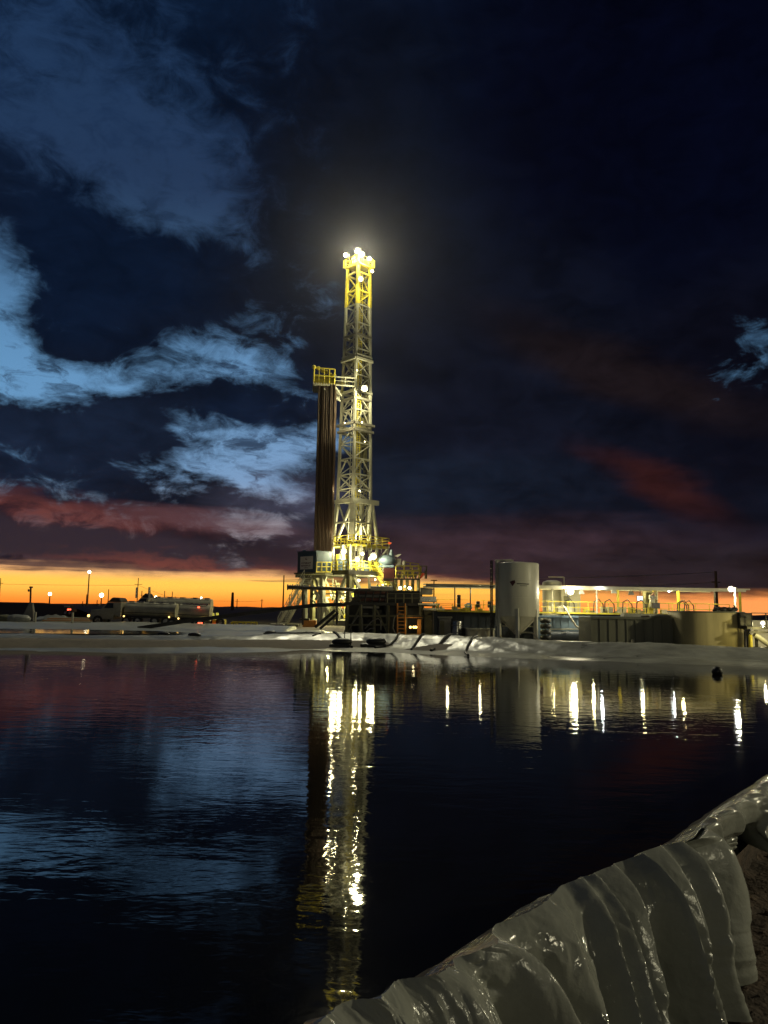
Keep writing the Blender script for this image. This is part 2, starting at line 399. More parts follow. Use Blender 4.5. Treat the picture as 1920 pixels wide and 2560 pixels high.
# ------------------------------------------------------------------ ground, water, far land
def grid_mesh(name, xs, ys, fn, m, kind='structure', smooth=True):
    b = MB(); nx, ny = len(xs), len(ys)
    b.v = [Vector(fn(x, y)) for y in ys for x in xs]
    b.f = [(j * nx + i, j * nx + i + 1, (j + 1) * nx + i + 1, (j + 1) * nx + i) for j in range(ny - 1) for i in range(nx - 1)]
    o = b.build(name, m, None, smooth)
    if kind: o['kind'] = kind
    return o
def fr(x, y, s, k=4, seed=0.0):
    return mn.fractal(Vector((x * s + seed, y * s - seed, seed)), 1.0, 2.0, k)
def lerp_tab(tab, x):
    if x <= tab[0][0]: return tab[0][1]
    for (a, u), (b, v) in zip(tab, tab[1:]):
        if x <= b: return u + (v - u) * (x - a) / (b - a)
    return tab[-1][1]
SHORE = [(p.x, p.y) for p in (on(*q, 0.0) for q in ((-900, 1640), (-300, 1634), (0, 1632), (300, 1636), (560, 1634), (700, 1632), (900, 1632), (1100, 1640), (1400, 1650), (1700, 1660), (1920, 1668), (2500, 1700)))]
SHORE.sort()
def shore(x): return lerp_tab(SHORE, x)
PAD = 0.5
# the pad and the land beyond as one sheet, pit cut down under the water
gx = [-1700, -1200, -600, -300, -150, -90] + [-70 + 3.5 * i for i in range(41)] + [90, 150, 300, 600, 1200, 1700]
gy = [40 + 3 * i for i in range(35)] + [160, 190, 240, 320, 450, 700, 1100, 1650]
def gfn(x, y):
    z = PAD - 0.05 + 0.10 * fr(x, y, 0.06)
    t = max(0.0, min(1.0, (y - (shore(x) + 1.0)) / 4.0))
    z = -1.5 + (z + 1.5) * t * t * (3 - 2 * t)
    if y > 150: z += min(1.0, (y - 150) / 250) * 1.4
    return (x, y, z)
grid_mesh("ground", gx, gy, gfn, "pad")
# ------------------------------------------------------------------ liner sheet along the far shore
XS = [on(px, 1634, 0.0).x for px in (-400, 0, 400, 860, 1100, 1480, 1920, 2400)]
SHELF = list(zip(XS, (6.5, 6.5, 6.5, 6.5, 4.0, 1.4, 1.6, 1.6)))
CREST = list(zip(XS, (0.55, 0.56, 0.62, 0.84, 0.88, 0.80, 0.72, 0.72)))
BACK = list(zip(XS, (30.0, 30.0, 26.0, 10.0, 7.0, 5.0, 4.5, 4.5)))
def ridged(x, y, s, seed):
    return 1.0 - abs(mn.noise(Vector((x * s, y * s, seed)))) * 2.2
def far_fn(x, t):
    sw, cr, bk = lerp_tab(SHELF, x), lerp_tab(CREST, x), lerp_tab(BACK, x)
    y0 = shore(x) - 0.6
    rise = 3.0
    right = max(0.0, min(1.0, (x + 4) / 10))
    if t < 0.3:
        k = t / 0.3; y = y0 + k * (sw + 0.6); z = -0.10 + 0.22 * k ** 0.7
    elif t < 0.62:
        k = (t - 0.3) / 0.32; y = y0 + sw + 0.6 + k * rise; kk = k * k * (3 - 2 * k); z = 0.12 + (cr - 0.12) * kk
    else:
        k = (t - 0.62) / 0.38; y = y0 + sw + 0.6 + rise + k * bk
        dip = PAD + 0.05 + 0.28 * (1 - right) * (1 if k > 0.5 else 0) * min(1, max(0, (k - 0.5) * 3))
        z = cr + (dip - cr) * min(1.0, k * 3.0)
        if x > -8: z = cr + (PAD + 0.03 - cr) * min(1, k * 1.6)
    # wrinkles: long slack folds, chevrons on the right, small crinkles
    amp = 0.05 + 0.025 * right
    u, v = x + 0.9 * (y - y0), x - 1.3 * (y - y0)
    w = ridged(u, 0.25 * y, 0.55, 3.0) * 0.6 + ridged(v, 0.2 * y, 0.45, 9.0) * 0.5 + 0.4 * fr(x, y * 2, 0.9, 4, 5.0) + 0.3 * ridged(x + 0.4 * y, y * 1.5, 1.3, 17.0)
    edge = min(1.0, t / 0.12)
    z += amp * w * edge * (0.3 if t < 0.3 else 1.0)
    z += 0.10 * mn.noise(Vector((x * 0.22, t * 2.0, 1.0))) * edge
    return (x, y, z)
nx = 620
fx = [-50 + 98 * i / nx for i in range(nx + 1)]
ft = [i / 64 for i in range(65)]
o = grid_mesh("pond_liner", fx, ft, far_fn, "farliner", None)
tag(o, "pale wrinkled plastic sheet lining the far bank of the pond below the rig", "pond liner")
# rain water lying on the sheet behind the left crest
pb = MB(); pts = [(-26, 50.5), (-30, 52.0), (-31.5, 55), (-30, 58.5), (-24, 60.0), (-17, 59.0), (-13.5, 56.0), (-15, 52.8), (-19, 51.2)]
pb.add([(x, y, 0.66) for x, y in pts], [tuple(range(len(pts)))])
tag(pb.build("puddle_water", "water"), kind='structure')

# ------------------------------------------------------------------ near bank: embankment and draped liner
CR = [(420, 2800), (620, 2660), (740, 2590), (802, 2540), (837, 2515), (880, 2497), (935, 2494), (984, 2449), (1030, 2443), (1075, 2438), (1124, 2410), (1152, 2387), (1208, 2365),
      (1234, 2330), (1260, 2302), (1320, 2278), (1372, 2243), (1398, 2215), (1424, 2197), (1487, 2180), (1530, 2160), (1571, 2141), (1610, 2128),
      (1648, 2113), (1690, 2108), (1732, 2099), (1753, 2057), (1790, 2036), (1837, 2008), (1880, 1975), (1907, 1949), (1960, 1915), (2040, 1868), (2200, 1790)]
HM = [(420, 3500), (620, 3400), (802, 3200), (1075, 3050), (1260, 2900), (1424, 2780), (1571, 2650), (1648, 2580), (1710, 2500), (1752, 2330), (1790, 2290), (1840, 2240), (1907, 2150), (2040, 2080), (2200, 1990)]
HMX = [(420, 600), (620, 800), (802, 1000), (1075, 1250), (1260, 1430), (1424, 1575), (1571, 1700), (1648, 1765), (1710, 1800), (1752, 1792), (1790, 1820), (1840, 1880), (1907, 1950), (2040, 2080), (2200, 2250)]
ZC, ZH = 0.55, -0.72
def crest_in(u): return on(u, lerp_tab(CR, u), ZC)
def hem_in(u): return on(lerp_tab(HMX, u), lerp_tab(HM, u), ZH)
CL, CH = crest_in(470), crest_in(2150)
CLD, CHD = (crest_in(670) - CL) / 200, (CH - crest_in(1990)) / 160
def crest_pt(u):                       # beyond the frame the bank runs straight on
    if u < 470: return CL + CLD * (u - 470)
    if u > 2150: return CH + CHD * (u - 2150)
    return crest_in(u)
def hem_pt(u):
    if u < 470: return hem_in(470) + CLD * (u - 470)
    if u > 2150: return hem_in(2150) + CHD * (u - 2150)
    return hem_in(u)
def smooth_crest(u):
    return (crest_pt(u - 40) + crest_pt(u - 15) + crest_pt(u + 15) + crest_pt(u + 40)) / 4
def out_dir(u):
    a, b = crest_pt(u - 120), crest_pt(u + 120); d = (b - a).normalized()
    return Vector((d.y, -d.x, 0))
# fold: crest position, shift along the crest per unit of drop, half width, height, start and end of the drop
FOLDS = [(1424, -150, 9, 0.06, 0.0, 1.0), (1450, -175, 8, 0.045, 0.0, 0.8), (1571, 20, 9, 0.075, 0.0, 1.0), (1212, 120, 15, 0.09, 0.0, 1.0),
         (1300, -60, 22, 0.05, 0.15, 1.0), (1500, -120, 26, 0.05, 0.12, 1.0), (1530, -10, 12, 0.045, 0.1, 0.7), (1640, 10, 12, 0.05, 0.2, 1.0),
         (1690, -15, 9, 0.04, 0.1, 1.0), (1738, -25, 9, 0.07, 0.0, 1.0), (1480, 40, 40, 0.06, 0.4, 1.0), (1390, -30, 36, 0.06, 0.3, 1.0),
         (1120, 60, 12, 0.04, 0.0, 1.0), (1010, 40, 16, 0.045, 0.05, 1.0), (930, 10, 12, 0.04, 0.0, 1.0), (860, -20, 14, 0.04, 0.0, 1.0),
         (1600, 80, 30, 0.05, 0.35, 1.0), (1170, -20, 20, 0.04, 0.2, 1.0), (780, 20, 20, 0.05, 0, 1), (690, 20, 20, 0.05, 0, 1)]
FOLDS2 = [(1766, -10, 8, 0.05, 0.0, 1.0), (1795, 10, 10, 0.05, 0.0, 1.0), (1822, 40, 9, 0.06, 0.0, 1.0), (1858, 30, 9, 0.07, 0.0, 1.0), (1892, 20, 9, 0.06, 0.0, 1.0), (1930, 10, 12, 0.06, 0, 1), (2000, 0, 20, 0.06, 0, 1)]
PLEAT = [(300, 0, 0), (600, 0, .05), (690, 10, -.03), (780, 10, .06), (850, 0, -.02), (930, 10, .05), (1000, 20, -.03), (1090, 40, .07), (1150, 60, -.05), (1205, 100, .13), (1250, 90, -.09), (1340, 15, .05), (1400, -30, .0),
         (1420, -45, .11), (1436, -47, .045), (1454, -50, .12), (1475, -40, -.07), (1520, -25, .07), (1545, -20, -.08), (1568, 8, -.03), (1580, 15, .14), (1602, 15, -.06), (1640, 10, .05), (1660, 5, -.03), (1690, 0, .09), (1712, -5, -.08), (1738, -10, .13), (1760, -12, -.02), (2300, 0, 0)]
def pleat(u, d):
    u += 7 * mn.noise(Vector((d * 2.2, u * 0.004, 13)))
    for (a, sa, ha), (c, sc, hc) in zip(PLEAT, PLEAT[1:]):
        x0, x1 = a + sa * d, c + sc * d
        if u <= x1:
            k = max(0.0, min(1.0, (u - x0) / max(1.0, x1 - x0))); k2 = k * k * (3 - 2 * k); k = 0.3 * k + 0.7 * k2
            return ha + (hc - ha) * k
    return 0.0
def drape(u, d, folds, zlift=0.0, hemf=None):
    # d < 0 goes down to the water inside, 0..1 drapes over the outside
    n = out_dir(u); c = smooth_crest(u).lerp(crest_pt(u), max(0.0, 1 - abs(d) * 8))
    if d < 0:
        k = -d
        p = c - n * (0.10 + 0.9 * k) * min(1, k * 6) + Vector((0, 0, -0.75 * k - 0.05 * min(1, k * 6)))
        return p + Vector((0, 0, 0.03 * fr(u * 0.02, d * 6, 1.0)))
    h = (hemf or hem_pt)(u)
    p = c.lerp(h, d)
    bulge = 0.16 * math.sin(math.pi * min(1, d * 1.6)) if d < 0.625 else 0
    p = p + n * bulge * 0.7 + Vector((0, 0, 0.10 * math.sin(math.pi * min(1.0, d * 2.2)) if d < 0.4545 else 0.0))
    f = 0.0
    for (u0, sk, w, hgt, a, b) in folds:
        ds = (u - u0 - sk * d - 10 * mn.noise(Vector((d * 3, u0 * 0.1, 2)))) / (w * (0.75 + 0.7 * d))
        if abs(ds) > 5: continue
        env = max(0.0, min(1.0, (d - a) * 8 + (1 if a == 0 else 0))) * (1 if d <= b else max(0, 1 - (d - b) * 6))
        f += 0.55 * hgt * env * (0.35 + 0.9 * min(1, d * 2.5)) * math.exp(-abs(ds) ** 1.35) * (1.0 if ds > 0 else 1.0)
    sag = 0.05 * mn.noise(Vector((u * 0.014, d * 0.7, 4))) + 0.022 * mn.noise(Vector((u * 0.045, d * 1.3, 7)))
    cr = 0.016 * ridged(u * 0.05 + d * 3, d * 9 - u * 0.02, 1.0, 11.0) * max(0.0, mn.noise(Vector((u * 0.012, d * 2.5, 31))) + 0.25)
    if folds is FOLDS: f += pleat(u, d) * (0.34 + 0.95 * min(1.0, d * 1.8)) * 2.0
    else: f *= 2.4
    c1 = min(1.0, abs(mn.noise(Vector((u * 0.020 + d * 2.5, d * 3.2 - u * 0.006, 51)))) * 5.0) + 0.6 * min(1.0, abs(mn.noise(Vector((u * 0.045 - d * 3.0, d * 6.0 + u * 0.01, 57)))) * 4.5)
    cr += 0.020 * c1 * max(0.15, min(1.0, 0.4 + 1.8 * mn.noise(Vector((u * 0.010, d * 1.8, 41)))))
    p = p + n * (f + sag * min(1, d * 4) + cr) + Vector((0, 0, f * 0.45 * max(0, 1 - d * 3) + zlift))
    return p
wb = MB(); cp = [smooth_crest(-700 + 20 * i) for i in range(166)]
e = (cp[-1] - cp[-12]).normalized() * 24 + cp[-1]; f = (cp[0] - cp[12]).normalized() * 14 + cp[0]
ring = [(p.x, p.y, 0.0) for p in cp] + [(e.x, e.y, 0), (60, 62, 0), (-60, 62, 0), (-60, -12, 0), (f.x, f.y, 0)]
wb.add(ring, [tuple(range(len(ring)))])
tag(wb.build("pond_water", "water"), kind='structure')
us = [-700 + 10 * i for i in range(113)] + [430 + i * (1756 - 430) / 760 for i in range(761)]
ds = [-1 + 0.1 * i for i in range(10)] + [i / 150 for i in range(151)]
lo = grid_mesh("pit_liner", us, ds, lambda u, d: drape(u, d, FOLDS), "liner", None)
tag(lo, "shiny grey-green plastic sheet draped in deep folds over the near bank", "pond liner")
us2 = [1732 + i * (2190 - 1732) / 320 for i in range(321)] + [2196 + 6 * i for i in range(70)]
def hem2(u):
    if u > 2150: return hem2(2150) + CHD * (u - 2150)
    return on(*{0: (lerp_tab([(1742, 1752), (1837, 1838), (1866, 1912), (1890, 1905), (1920, 1950), (2190, 2210)], u),
                    lerp_tab([(1742, 2170), (1837, 2100), (1866, 2140), (1890, 2075), (1920, 2060), (2190, 1960)], u))}[0], 0.02)
lo2 = grid_mesh("pit_liner", us2, ds, lambda u, d: drape(u, d, FOLDS2, 0.018, hem2), "liner", None)
tag(lo2, "short bunched strip of liner sheet beyond the draped sheet, dirt showing below", "pond liner")
# earth bank under the sheets and the dirt outside it
def bank(u, k):
    n = out_dir(u); c = smooth_crest(u); h = hem_pt(u)
    if k <= 0:
        p = c - n * (0.05 - 1.3 * k) + Vector((0, 0, -0.10 + 0.85 * k))
    elif k <= 1:
        p = (c + Vector((0, 0, -0.08))).lerp(h - n * 0.28 + Vector((0, 0, -0.02)), k)
    else:
        p = h + n * (-0.28 + (k - 1) * 3.0) + Vector((0, 0, -0.02))
    a = 0.05 if k > 0.9 else 0.01
    return p + Vector((0, 0, a * fr(p.x, p.y, 3.0, 5, 2.0)))
us3 = [-700 + 20 * i for i in range(57)] + [440 + i * 4 for i in range(430)] + [2170 + 20 * i for i in range(22)]
ks = [-1, -0.5, 0, 0.2, 0.4, 0.6, 0.8, 0.9, 0.95, 1.0] + [1.02 + 0.02 * i for i in range(110)] + [4, 6, 9]
grid_mesh("dirt_embankment", us3, ks, bank, "dirt")

# stones and clods lying on the dirt
cb = MB(); rs_ = random.Random(9)
for k in range(900):
    p = bank(rs_.uniform(1200, 2180), rs_.uniform(0.95, 2.2)); r = rs_.choice((.012, .016, .022, .03, .05)) * rs_.uniform(.7, 1.4)
    k0 = len(cb.v); cb.ball((0, 0, 0), r, 4, (1, rs_.uniform(.6, 1), rs_.uniform(.5, .8)))
    for i in range(k0, len(cb.v)): cb.v[i] = p + cb.v[i] * (1 + .5 * mn.noise(cb.v[i] * 60 + p * 9))
tag(cb.build("gravel", "dirt"), kind='stuff')
# ------------------------------------------------------------------ unseen spot lamps added beside and behind the camera to light liner, bank, silo
def spot(loc, target, power, angle, color, radius=0.4, blend=0.6):
    l = bpy.data.lights.new("added_spot", 'SPOT'); l.energy = power; l.color = color; l.spot_size = R(angle); l.spot_blend = blend; l.shadow_soft_size = radius
    o = bpy.data.objects.new("added_spot", l); C.objects.link(o)
    d = Vector(target) - Vector(loc)
    o.matrix_world = Matrix.Translation(loc) @ d.to_track_quat('-Z', 'Y').to_matrix().to_4x4()
    return o
spot((16, -22, 11), (4, 30, 0), 4000, 110, (1.0, 0.92, 0.60))
spot((25, 7, 8), (3, 6, 0), 9300, 100, (1.0, 0.91, 0.60))
spot((37, 38, 9), (-6, 52, 0.3), 8000, 120, (1.0, 0.91, 0.56))
# the crown floodlights' throw over the pad and the bank
spot(at(896, 634, 97), (-5, 50, 0.5), 46000, 100, (1.0, 0.94, 0.68), 0.5, 0.8)
# ------------------------------------------------------------------ the drilling rig
RC = Vector((-3.95, 100.0, 0.0))
E1, E2 = Vector((math.cos(R(43)), math.sin(R(43)), 0)), Vector((-math.sin(R(43)), math.cos(R(43)), 0))
def rp(a, b, z): return RC + E1 * a + E2 * b + Vector((0, 0, z))
def zat(py, px=888, y=100.0): return at(px, py, y).z
WARM = (1.0, 0.91, 0.5)
rig = thing("drilling_rig", "tall lit drilling rig with a lattice mast standing on a raised floor behind the pond", "drilling rig", (RC.x, RC.y, PAD))
def flood(parent, pos, aim, r, m='lamp', power=0.0, color=WARM, name="floodlight", off=0.3):
    pos, aim = Vector(pos), Vector(aim).normalized()
    b = MB(); b.tube(pos - aim * r * 1.3, pos - aim * r * 0.1, r * 0.5, r * 1.08, 14)
    b.beam(pos - aim * r * 1.2, pos - aim * r * 1.2 + Vector((0, 0, -r * 1.6)), r * 0.25)
    h = b.build(name, 'steel', parent)
    q = MB(); q.ball(pos + aim * r * 0.3, r * 0.66, 8); q.build("lens", m, h, True)
    if power: lamp_light(pos + aim * (r + off), power, color, r * .5, parent, "rig_light")
    return h
HB, HT, ZB, ZT = 2.16 / 1.414, 1.52 / 1.414, zat(1255), zat(690)
def hw(z): return HB + (HT - HB) * (z - ZB) / (ZT - ZB)
CRN = ((-1, -1), (1, -1), (1, 1), (-1, 1))
def corner(i, z): h = hw(z); a, b = CRN[i % 4]; return rp(a * h, b * h, z)
lv = [zat(p) for p in (1255, 1226, 1190, 1151, 1112, 1075, 1030, 985, 945, 905, 880, 845, 815, 770)]
legs = []
mast = MB()
for k, (z0, z1) in enumerate(zip(lv, lv[1:])):
    for i in range(4):
        j = i + 1
        mast.beam(corner(i, z1), corner(j, z1), 0.14, 0.16)
        if k == 0: mast.beam(corner(i, z0), corner(j, z0), 0.17, 0.2)
        p, q = (corner(i, z0), corner(j, z1)) if (k + i) % 2 else (corner(j, z0), corner(i, z1))
        if k in (1, 8): 
            mast.beam(corner(i, z0), corner(j, z1), 0.12); mast.beam(corner(j, z0), corner(i, z1), 0.12)
        elif k % 3 == 2 and i in (0, 3):       # K brace
            mid = (corner(i, z1) + corner(j, z1)) / 2
            mast.beam(corner(i, z0), mid, 0.14); mast.beam(corner(j, z0), mid, 0.14)
        else: mast.beam(p, q, 0.12)
mast_o = mast.build("mast", "mast", rig)
for i in range(4):
    b = MB(); b.beam(corner(i, ZB - 0.3), corner(i, lv[-1]), 0.31); b.build("mast_leg", "mast", mast_o)
# ring platforms and guide frames round the mast
for py, grow, mt, rr in ((1066, 0.35, 'grey', 0), (1082, 0.25, 'grey', 0), (905, 0.22, 'mast', 0), (897, 0.12, 'mast', 0), (846, 0.1, 'grey', 0), (985, 0.12, 'mast', 0), (1003, 0.06, 'grey', 0)):
    z = zat(py); h = hw(z) + grow; b = MB()
    c = [rp(x * h, y * h, z) for x, y in CRN]
    for i in range(4): b.beam(c[i], c[(i + 1) % 4], 0.34, 0.3)
    b.build("ring_platform", mt, mast_o)
b = MB(); z = zat(1256); h = hw(z) + 0.1
b.beam(rp(-h - 0.2, -h, z), rp(h + 1.1, -h - 0.05, z), 0.45, 0.62); b.beam(rp(-h, h + 0.2, z), rp(-h - 0.05, -h + 0.3, z), 0.4, 0.5); b.beam(rp(h, -h + 0.3, z), rp(h, h, z), 0.4, 0.5)
b.build("collar_beam", "mast", mast_o)
# vertical runs inside: guide rails, stand pipe, cable tray, ladder
b = MB()
for a, e, r in ((-0.3, -0.9, 0.08), (0.4, -0.8, 0.08), (0.15, 0.5, 0.07), (-0.7, 0.2, 0.06)):
    b.tube(rp(a, e, 11.5), rp(a * 0.75, e * 0.75, lv[-1]), r, n=8)
b.build("guide_rail", "mast", mast_o)
b = MB(); b.ladder(rp(-0.7, -1.45, 12.0), rp(-0.4, -1.0, ZT), 0.5, E1, 0.035); b.build("ladder", "yellow", mast_o)
b = MB(); b.ladder(rp(1.3, -0.8, 12.0), rp(0.9, -0.6, ZT), 0.55, E2, 0.06, 0.7); b.build("cable_tray", "olive", mast_o)
b = MB()
for k in range(6): b.tube(rp(-0.5 + 0.2 * k, 0.05 * k, zat(1050)), rp(-0.5 + 0.2 * k, 0.1, ZT), 0.03, n=5)
b.build("drill_line", "steel", mast_o)
# travelling block and top drive hanging in the mast
z = zat(1085)
b = MB(); b.box(rp(0.3, -0.6, z + 0.6), (1.3, 0.8, 2.0), R(43)).tube(rp(0.3, -0.95, z + 1.4), rp(0.3, -0.2, z + 1.4), 0.75, n=18)
b.box(rp(0.3, -0.6, z - 1.2), (1.5, 1.1, 1.3), R(43)).tube(rp(0.3, -0.6, z - 4.2), rp(0.3, -0.6, z - 1.6), 0.28, n=12)
b.box(rp(0.9, -0.9, z - 2.9), (0.5, 0.5, 1.8), R(43))
b.build("top_drive", "olive", rig, bevel=0.05)
pts = [rp(0.9, -0.9, z - 3.5)] + [rp(1.0 + 0.35 * math.sin(math.pi * k / 10), -1.0, z - 3.5 - 5 * math.sin(math.pi * k / 10) + 1.8 * k / 10) for k in range(1, 11)]
b = MB(); b.path(pts, 0.09); b.build("rotary_hose", "black", rig, True)
# crown: yellow head section, platform with rails, sheaves
b = MB(); zs = [lv[-1], zat(735), ZT, zat(672)]
for i in range(4):
    b.beam(corner(i, lv[-1]), corner(i, zs[-1]), 0.34)
    for z0, z1 in zip(zs, zs[1:]):
        b.beam(corner(i, z1), corner(i + 1, z1), 0.2); 
    b.beam(corner(i, zs[0]), corner(i + 1, zs[1]), 0.14)
    b.beam(corner(i + 1, zs[1]), corner(i, zs[2]), 0.14)
crown = b.build("crown_section", "yellow", rig)
zc = zat(672); h = hw(zc) + 0.3
b = MB(); b.box(rp(0, 0, zc + 0.1), (2 * h, 2 * h, 0.22), R(43)); b.build("crown_platform", "yellow", crown)
b = MB(); cp4 = [rp(x * h, y * h, zc + 0.2) for x, y in CRN]; b.rail(cp4 + [cp4[0]], 1.1, 0.05, 1.0); b.build("railing", "yellow", crown)
for k in range(3):
    b = MB(); b.tube(rp(-0.5 + 0.5 * k, -0.12, zc + 0.8), rp(-0.4 + 0.5 * k, 0.12, zc + 0.8), 0.75, n=20); b.build("sheave", "yellow", crown)
for i in range(4):
    b = MB(); c = cp4[i]; b.box(c + Vector((0, 0, 0.45)), (0.35, 0.35, 1.1), R(43)); b.build("corner_post", "yellow", crown)
cl_ = [(at(866, 638, 98.5), 0.42, 900), (at(895, 628, 99), 0.55, 1500), (at(904, 636, 97.8), 0.5, 900), (at(923, 647, 99), 0.36, 700)]
for p, r, pw in cl_: flood(rig, p, Vector((p.x - RC.x, -2.2, -0.8)), r, 'lamp', pw)
flood(rig, at(902, 697, 97.2), (0.1, -1, -0.4), 0.34, 'lamp', 1200)
flood(rig, at(930, 678, 99.5), (0.5, -1, -0.6), 0.3, 'lampsmall', 0)
flood(rig, at(912, 972, 97.0), (0.3, -1, -0.5), 0.42, 'lamp', 2000)
for px, py, r in ((899, 1227, 0.15), (893, 926, 0.1), (905, 1056, 0.12), (912, 1104, 0.1), (862, 1057, 0.09)):
    flood(rig, at(px, py, 97.4), (0.1, -1, -0.3), r, 'lampsmall', 60)
for p, pw in ((at(846, 1060, 97.2), 150), (at(843, 1220, 97.6), 120), (at(850, 1020, 97.4), 90), (at(840, 1330, 97.0), 120)): lamp_light(p, pw, (1.0, 0.86, 0.45), 0.12, rig, 'rig_light')  # bare lights added to brighten the right edge of the racked pipes
# racking board: yellow basket left of the mast, arms back to the mast, brace under it
bb = MB(); z0, z1 = zat(962, 810, 98), zat(924, 812, 98)
A = [at(784, 962, 97.0), at(836, 953, 97.6), at(836, 953, 101), at(784, 962, 101)]
for p in A: p.z = z0
for p in A: bb.beam(p, p + Vector((0, 0, 2.0)), 0.14)
for a, c in zip(A, A[1:] + A[:1]):
    for f in (0.0, 1.0, 2.0): bb.beam(a + Vector((0, 0, f)), c + Vector((0, 0, f)), 0.12)
    n = 4
    for k in range(1, n): bb.beam(a.lerp(c, k / n), a.lerp(c, k / n) + Vector((0, 0, 2.0)), 0.08)
board = bb.build("racking_board", "yellow", rig)
b = MB()
for a, c in ((A[1], A[2]), (A[2], A[3])): b.hexa([a + Vector((0, 0, .05)), c + Vector((0, 0, .05)), c + Vector((0.06, 0.06, .05)), a + Vector((0.06, 0.06, .05)), a + Vector((0, 0, 1.9)), c + Vector((0, 0, 1.9)), c + Vector((0.06, 0.06, 1.9)), a + Vector((0.06, 0.06, 1.9))])
b.build("wind_wall", "yellow", board)
b = MB(); b.hexa([p + Vector((0, 0, -0.25)) for p in A] + [p + Vector((0, 0, -0.02)) for p in A])
for k in range(9): p = A[0].lerp(A[1], k / 8); b.beam(p + Vector((0, 0, -0.12)), p + Vector((0, -0.6, -0.12)), 0.09)
b.build("finger_board", "mast", board)
q0, q1 = corner(3, z0 + 0.4), corner(0, z0 + 0.4)
for dz in (-0.1, 1.0):
    b = MB(); b.beam(A[1] + Vector((0, 0, dz)), q1 + Vector((0, 0, dz - 0.4)), 0.16); b.build("board_arm", "mast", board)
    b = MB(); b.beam(A[2] + Vector((0, 0, dz)), q0 + Vector((0, 0, dz - 0.4)), 0.16); b.build("board_arm", "mast", board)
b = MB(); b.rail([A[1], q1 - Vector((0, 0, 0.4))], 1.0, 0.05); b.build("railing", "mast", board)
b = MB(); b.beam(at(810, 972, 97.5), at(851, 1003, 98.5), 0.14); b.beam(at(836, 965, 97.6), at(853, 990, 98.6), 0.18); b.build("board_brace", "mast", board)
b = MB(); b.box(at(842, 988, 99), (0.8, 0.6, 1.3)); b.build("winch_box", "mast", board)
b = MB()
for k in range(6): b.ball(A[0].lerp(A[2], k / 5) + Vector((0, 0, 2.05 + 0.12 * (k % 2))), 0.28, 6)
b.build("tugger_sheave", "yellow", board, True)
# lower mast: spread legs and the thick plates over the floor
b = MB(); zf = zat(1352)
b.beam(corner(0, ZB) , rp(-1.55, -1.65, zf), 0.75, 0.3); b.beam(corner(1, ZB), rp(1.55, -1.4, zf), 0.6, 0.3)
b.beam(corner(0, ZB), rp(1.55, -1.4, zf), 0.17); b.beam(corner(1, ZB), rp(-1.55, -1.65, zf), 0.17)
zm = (ZB + zf) / 2 - 0.3
b.beam(rp(-1.7, -1.85, zm), rp(1.65, -1.7, zm), 0.22); b.beam((corner(0, ZB) + corner(1, ZB)) / 2, rp(0.1, -1.5, zf), 0.2)
b.beam(corner(0, ZB), rp(-1.9, 1.0, zf), 0.28); b.beam(corner(3, ZB), rp(-1.7, -1.5, zf), 0.16)
b.beam(corner(2, ZB), rp(1.4, 1.5, zf), 0.4); b.beam(rp(-1.8, -1.7, zm), rp(-1.9, 1.6, zm), 0.2)
b.build("mast_shoe", "mast", rig)
for p, q, w in ((corner(3, ZB), at(827, 1385, 99.5), 0.5), (corner(1, ZB - .1) + E1 * .3, at(944, 1360, 99.5), 0.36), (at(829, 1362, 99.4), at(822, 1425, 99.2), 0.75)):
    b = MB(); b.beam(p, q, w, 0.3); b.build("raising_leg", "mast", rig)
# upper deck with rails round the mast foot
zu = zat(1368); b = MB(); hu = 3.05
b.box(rp(0.25, -0.25, zu), (2 * hu, 2 * hu, 0.25), R(43)); deck = b.build("upper_deck", "yellow", rig)
b = MB(); c = [rp(0.25 + x * hu, -0.25 + y * hu, zu + 0.12) for x, y in CRN]; b.rail(c + [c[0]], 1.1, 0.045, 1.2, (0.35, 0.68)); b.build("railing", "yellow", deck)
for k in range(7):
    p = c[0].lerp(c[1], (k + 0.5) / 7); b = MB(); b.beam(p, p + Vector((0, 0, -0.9)), 0.1); b.build("hanger", "mast", deck)
    p = c[3].lerp(c[0], (k + .5) / 7); b = MB(); b.beam(p, p + Vector((0, 0, -0.5)), 0.08); b.build("hanger", "mast", deck)
b = MB(); b.beam(c[1], rp(2.4, -2.4, zat(1400)), 0.22); b.beam(c[1], c[1] + Vector((-0.3, 0, -2.0)), 0.14); b.build("hanger", "mast", deck)
# drill floor, its girders, what stands on it
zd = zat(1430); b = MB(); hd = 4.0
b.box(rp(0, 0, zd - 0.3), (2 * hd, 2 * hd, 0.55), R(43)); floor = b.build("drill_floor", "steel", rig)
c = [rp(x * hd, y * hd, zd) for x, y in CRN]
b = MB(); b.rail(c + [c[0]], 1.15, 0.05, 1.1, (0.3, 0.62)); b.build("railing", "yellow", floor)
rng = random.Random(3)
for k in range(15):
    b = MB(); a, e = rng.uniform(-3.5, 3.5), rng.uniform(-3.7, -0.5); b.beam(rp(a, e, zd), rp(a + rng.uniform(-.3, .3), e, zu), rng.choice((0.14, 0.2, 0.28))); b.build("floor_post", "mast", floor)
for k in range(8):
    b = MB(); a, e = rng.uniform(-3.6, -1), rng.uniform(-3.3, 3.0); b.beam(rp(a, e, zd), rp(a, e, zu), rng.choice((0.12, 0.2))); b.build("floor_post", "mast", floor)
for a, e, w, hh in ((1.2, -2.4, 1.2, 1.4), (2.8, -1.6, 1.0, 1.8), (-0.6, -3.0, 0.8, 1.1), (-2.8, -1.2, 1.0, 1.5), (3.2, -3.0, 0.9, 1.2)):
    b = MB(); b.box(rp(a, e, zd + hh / 2), (w, w * 0.8, hh), R(43)); b.build("control_cabinet", "bluegrey", floor, bevel=0.04)
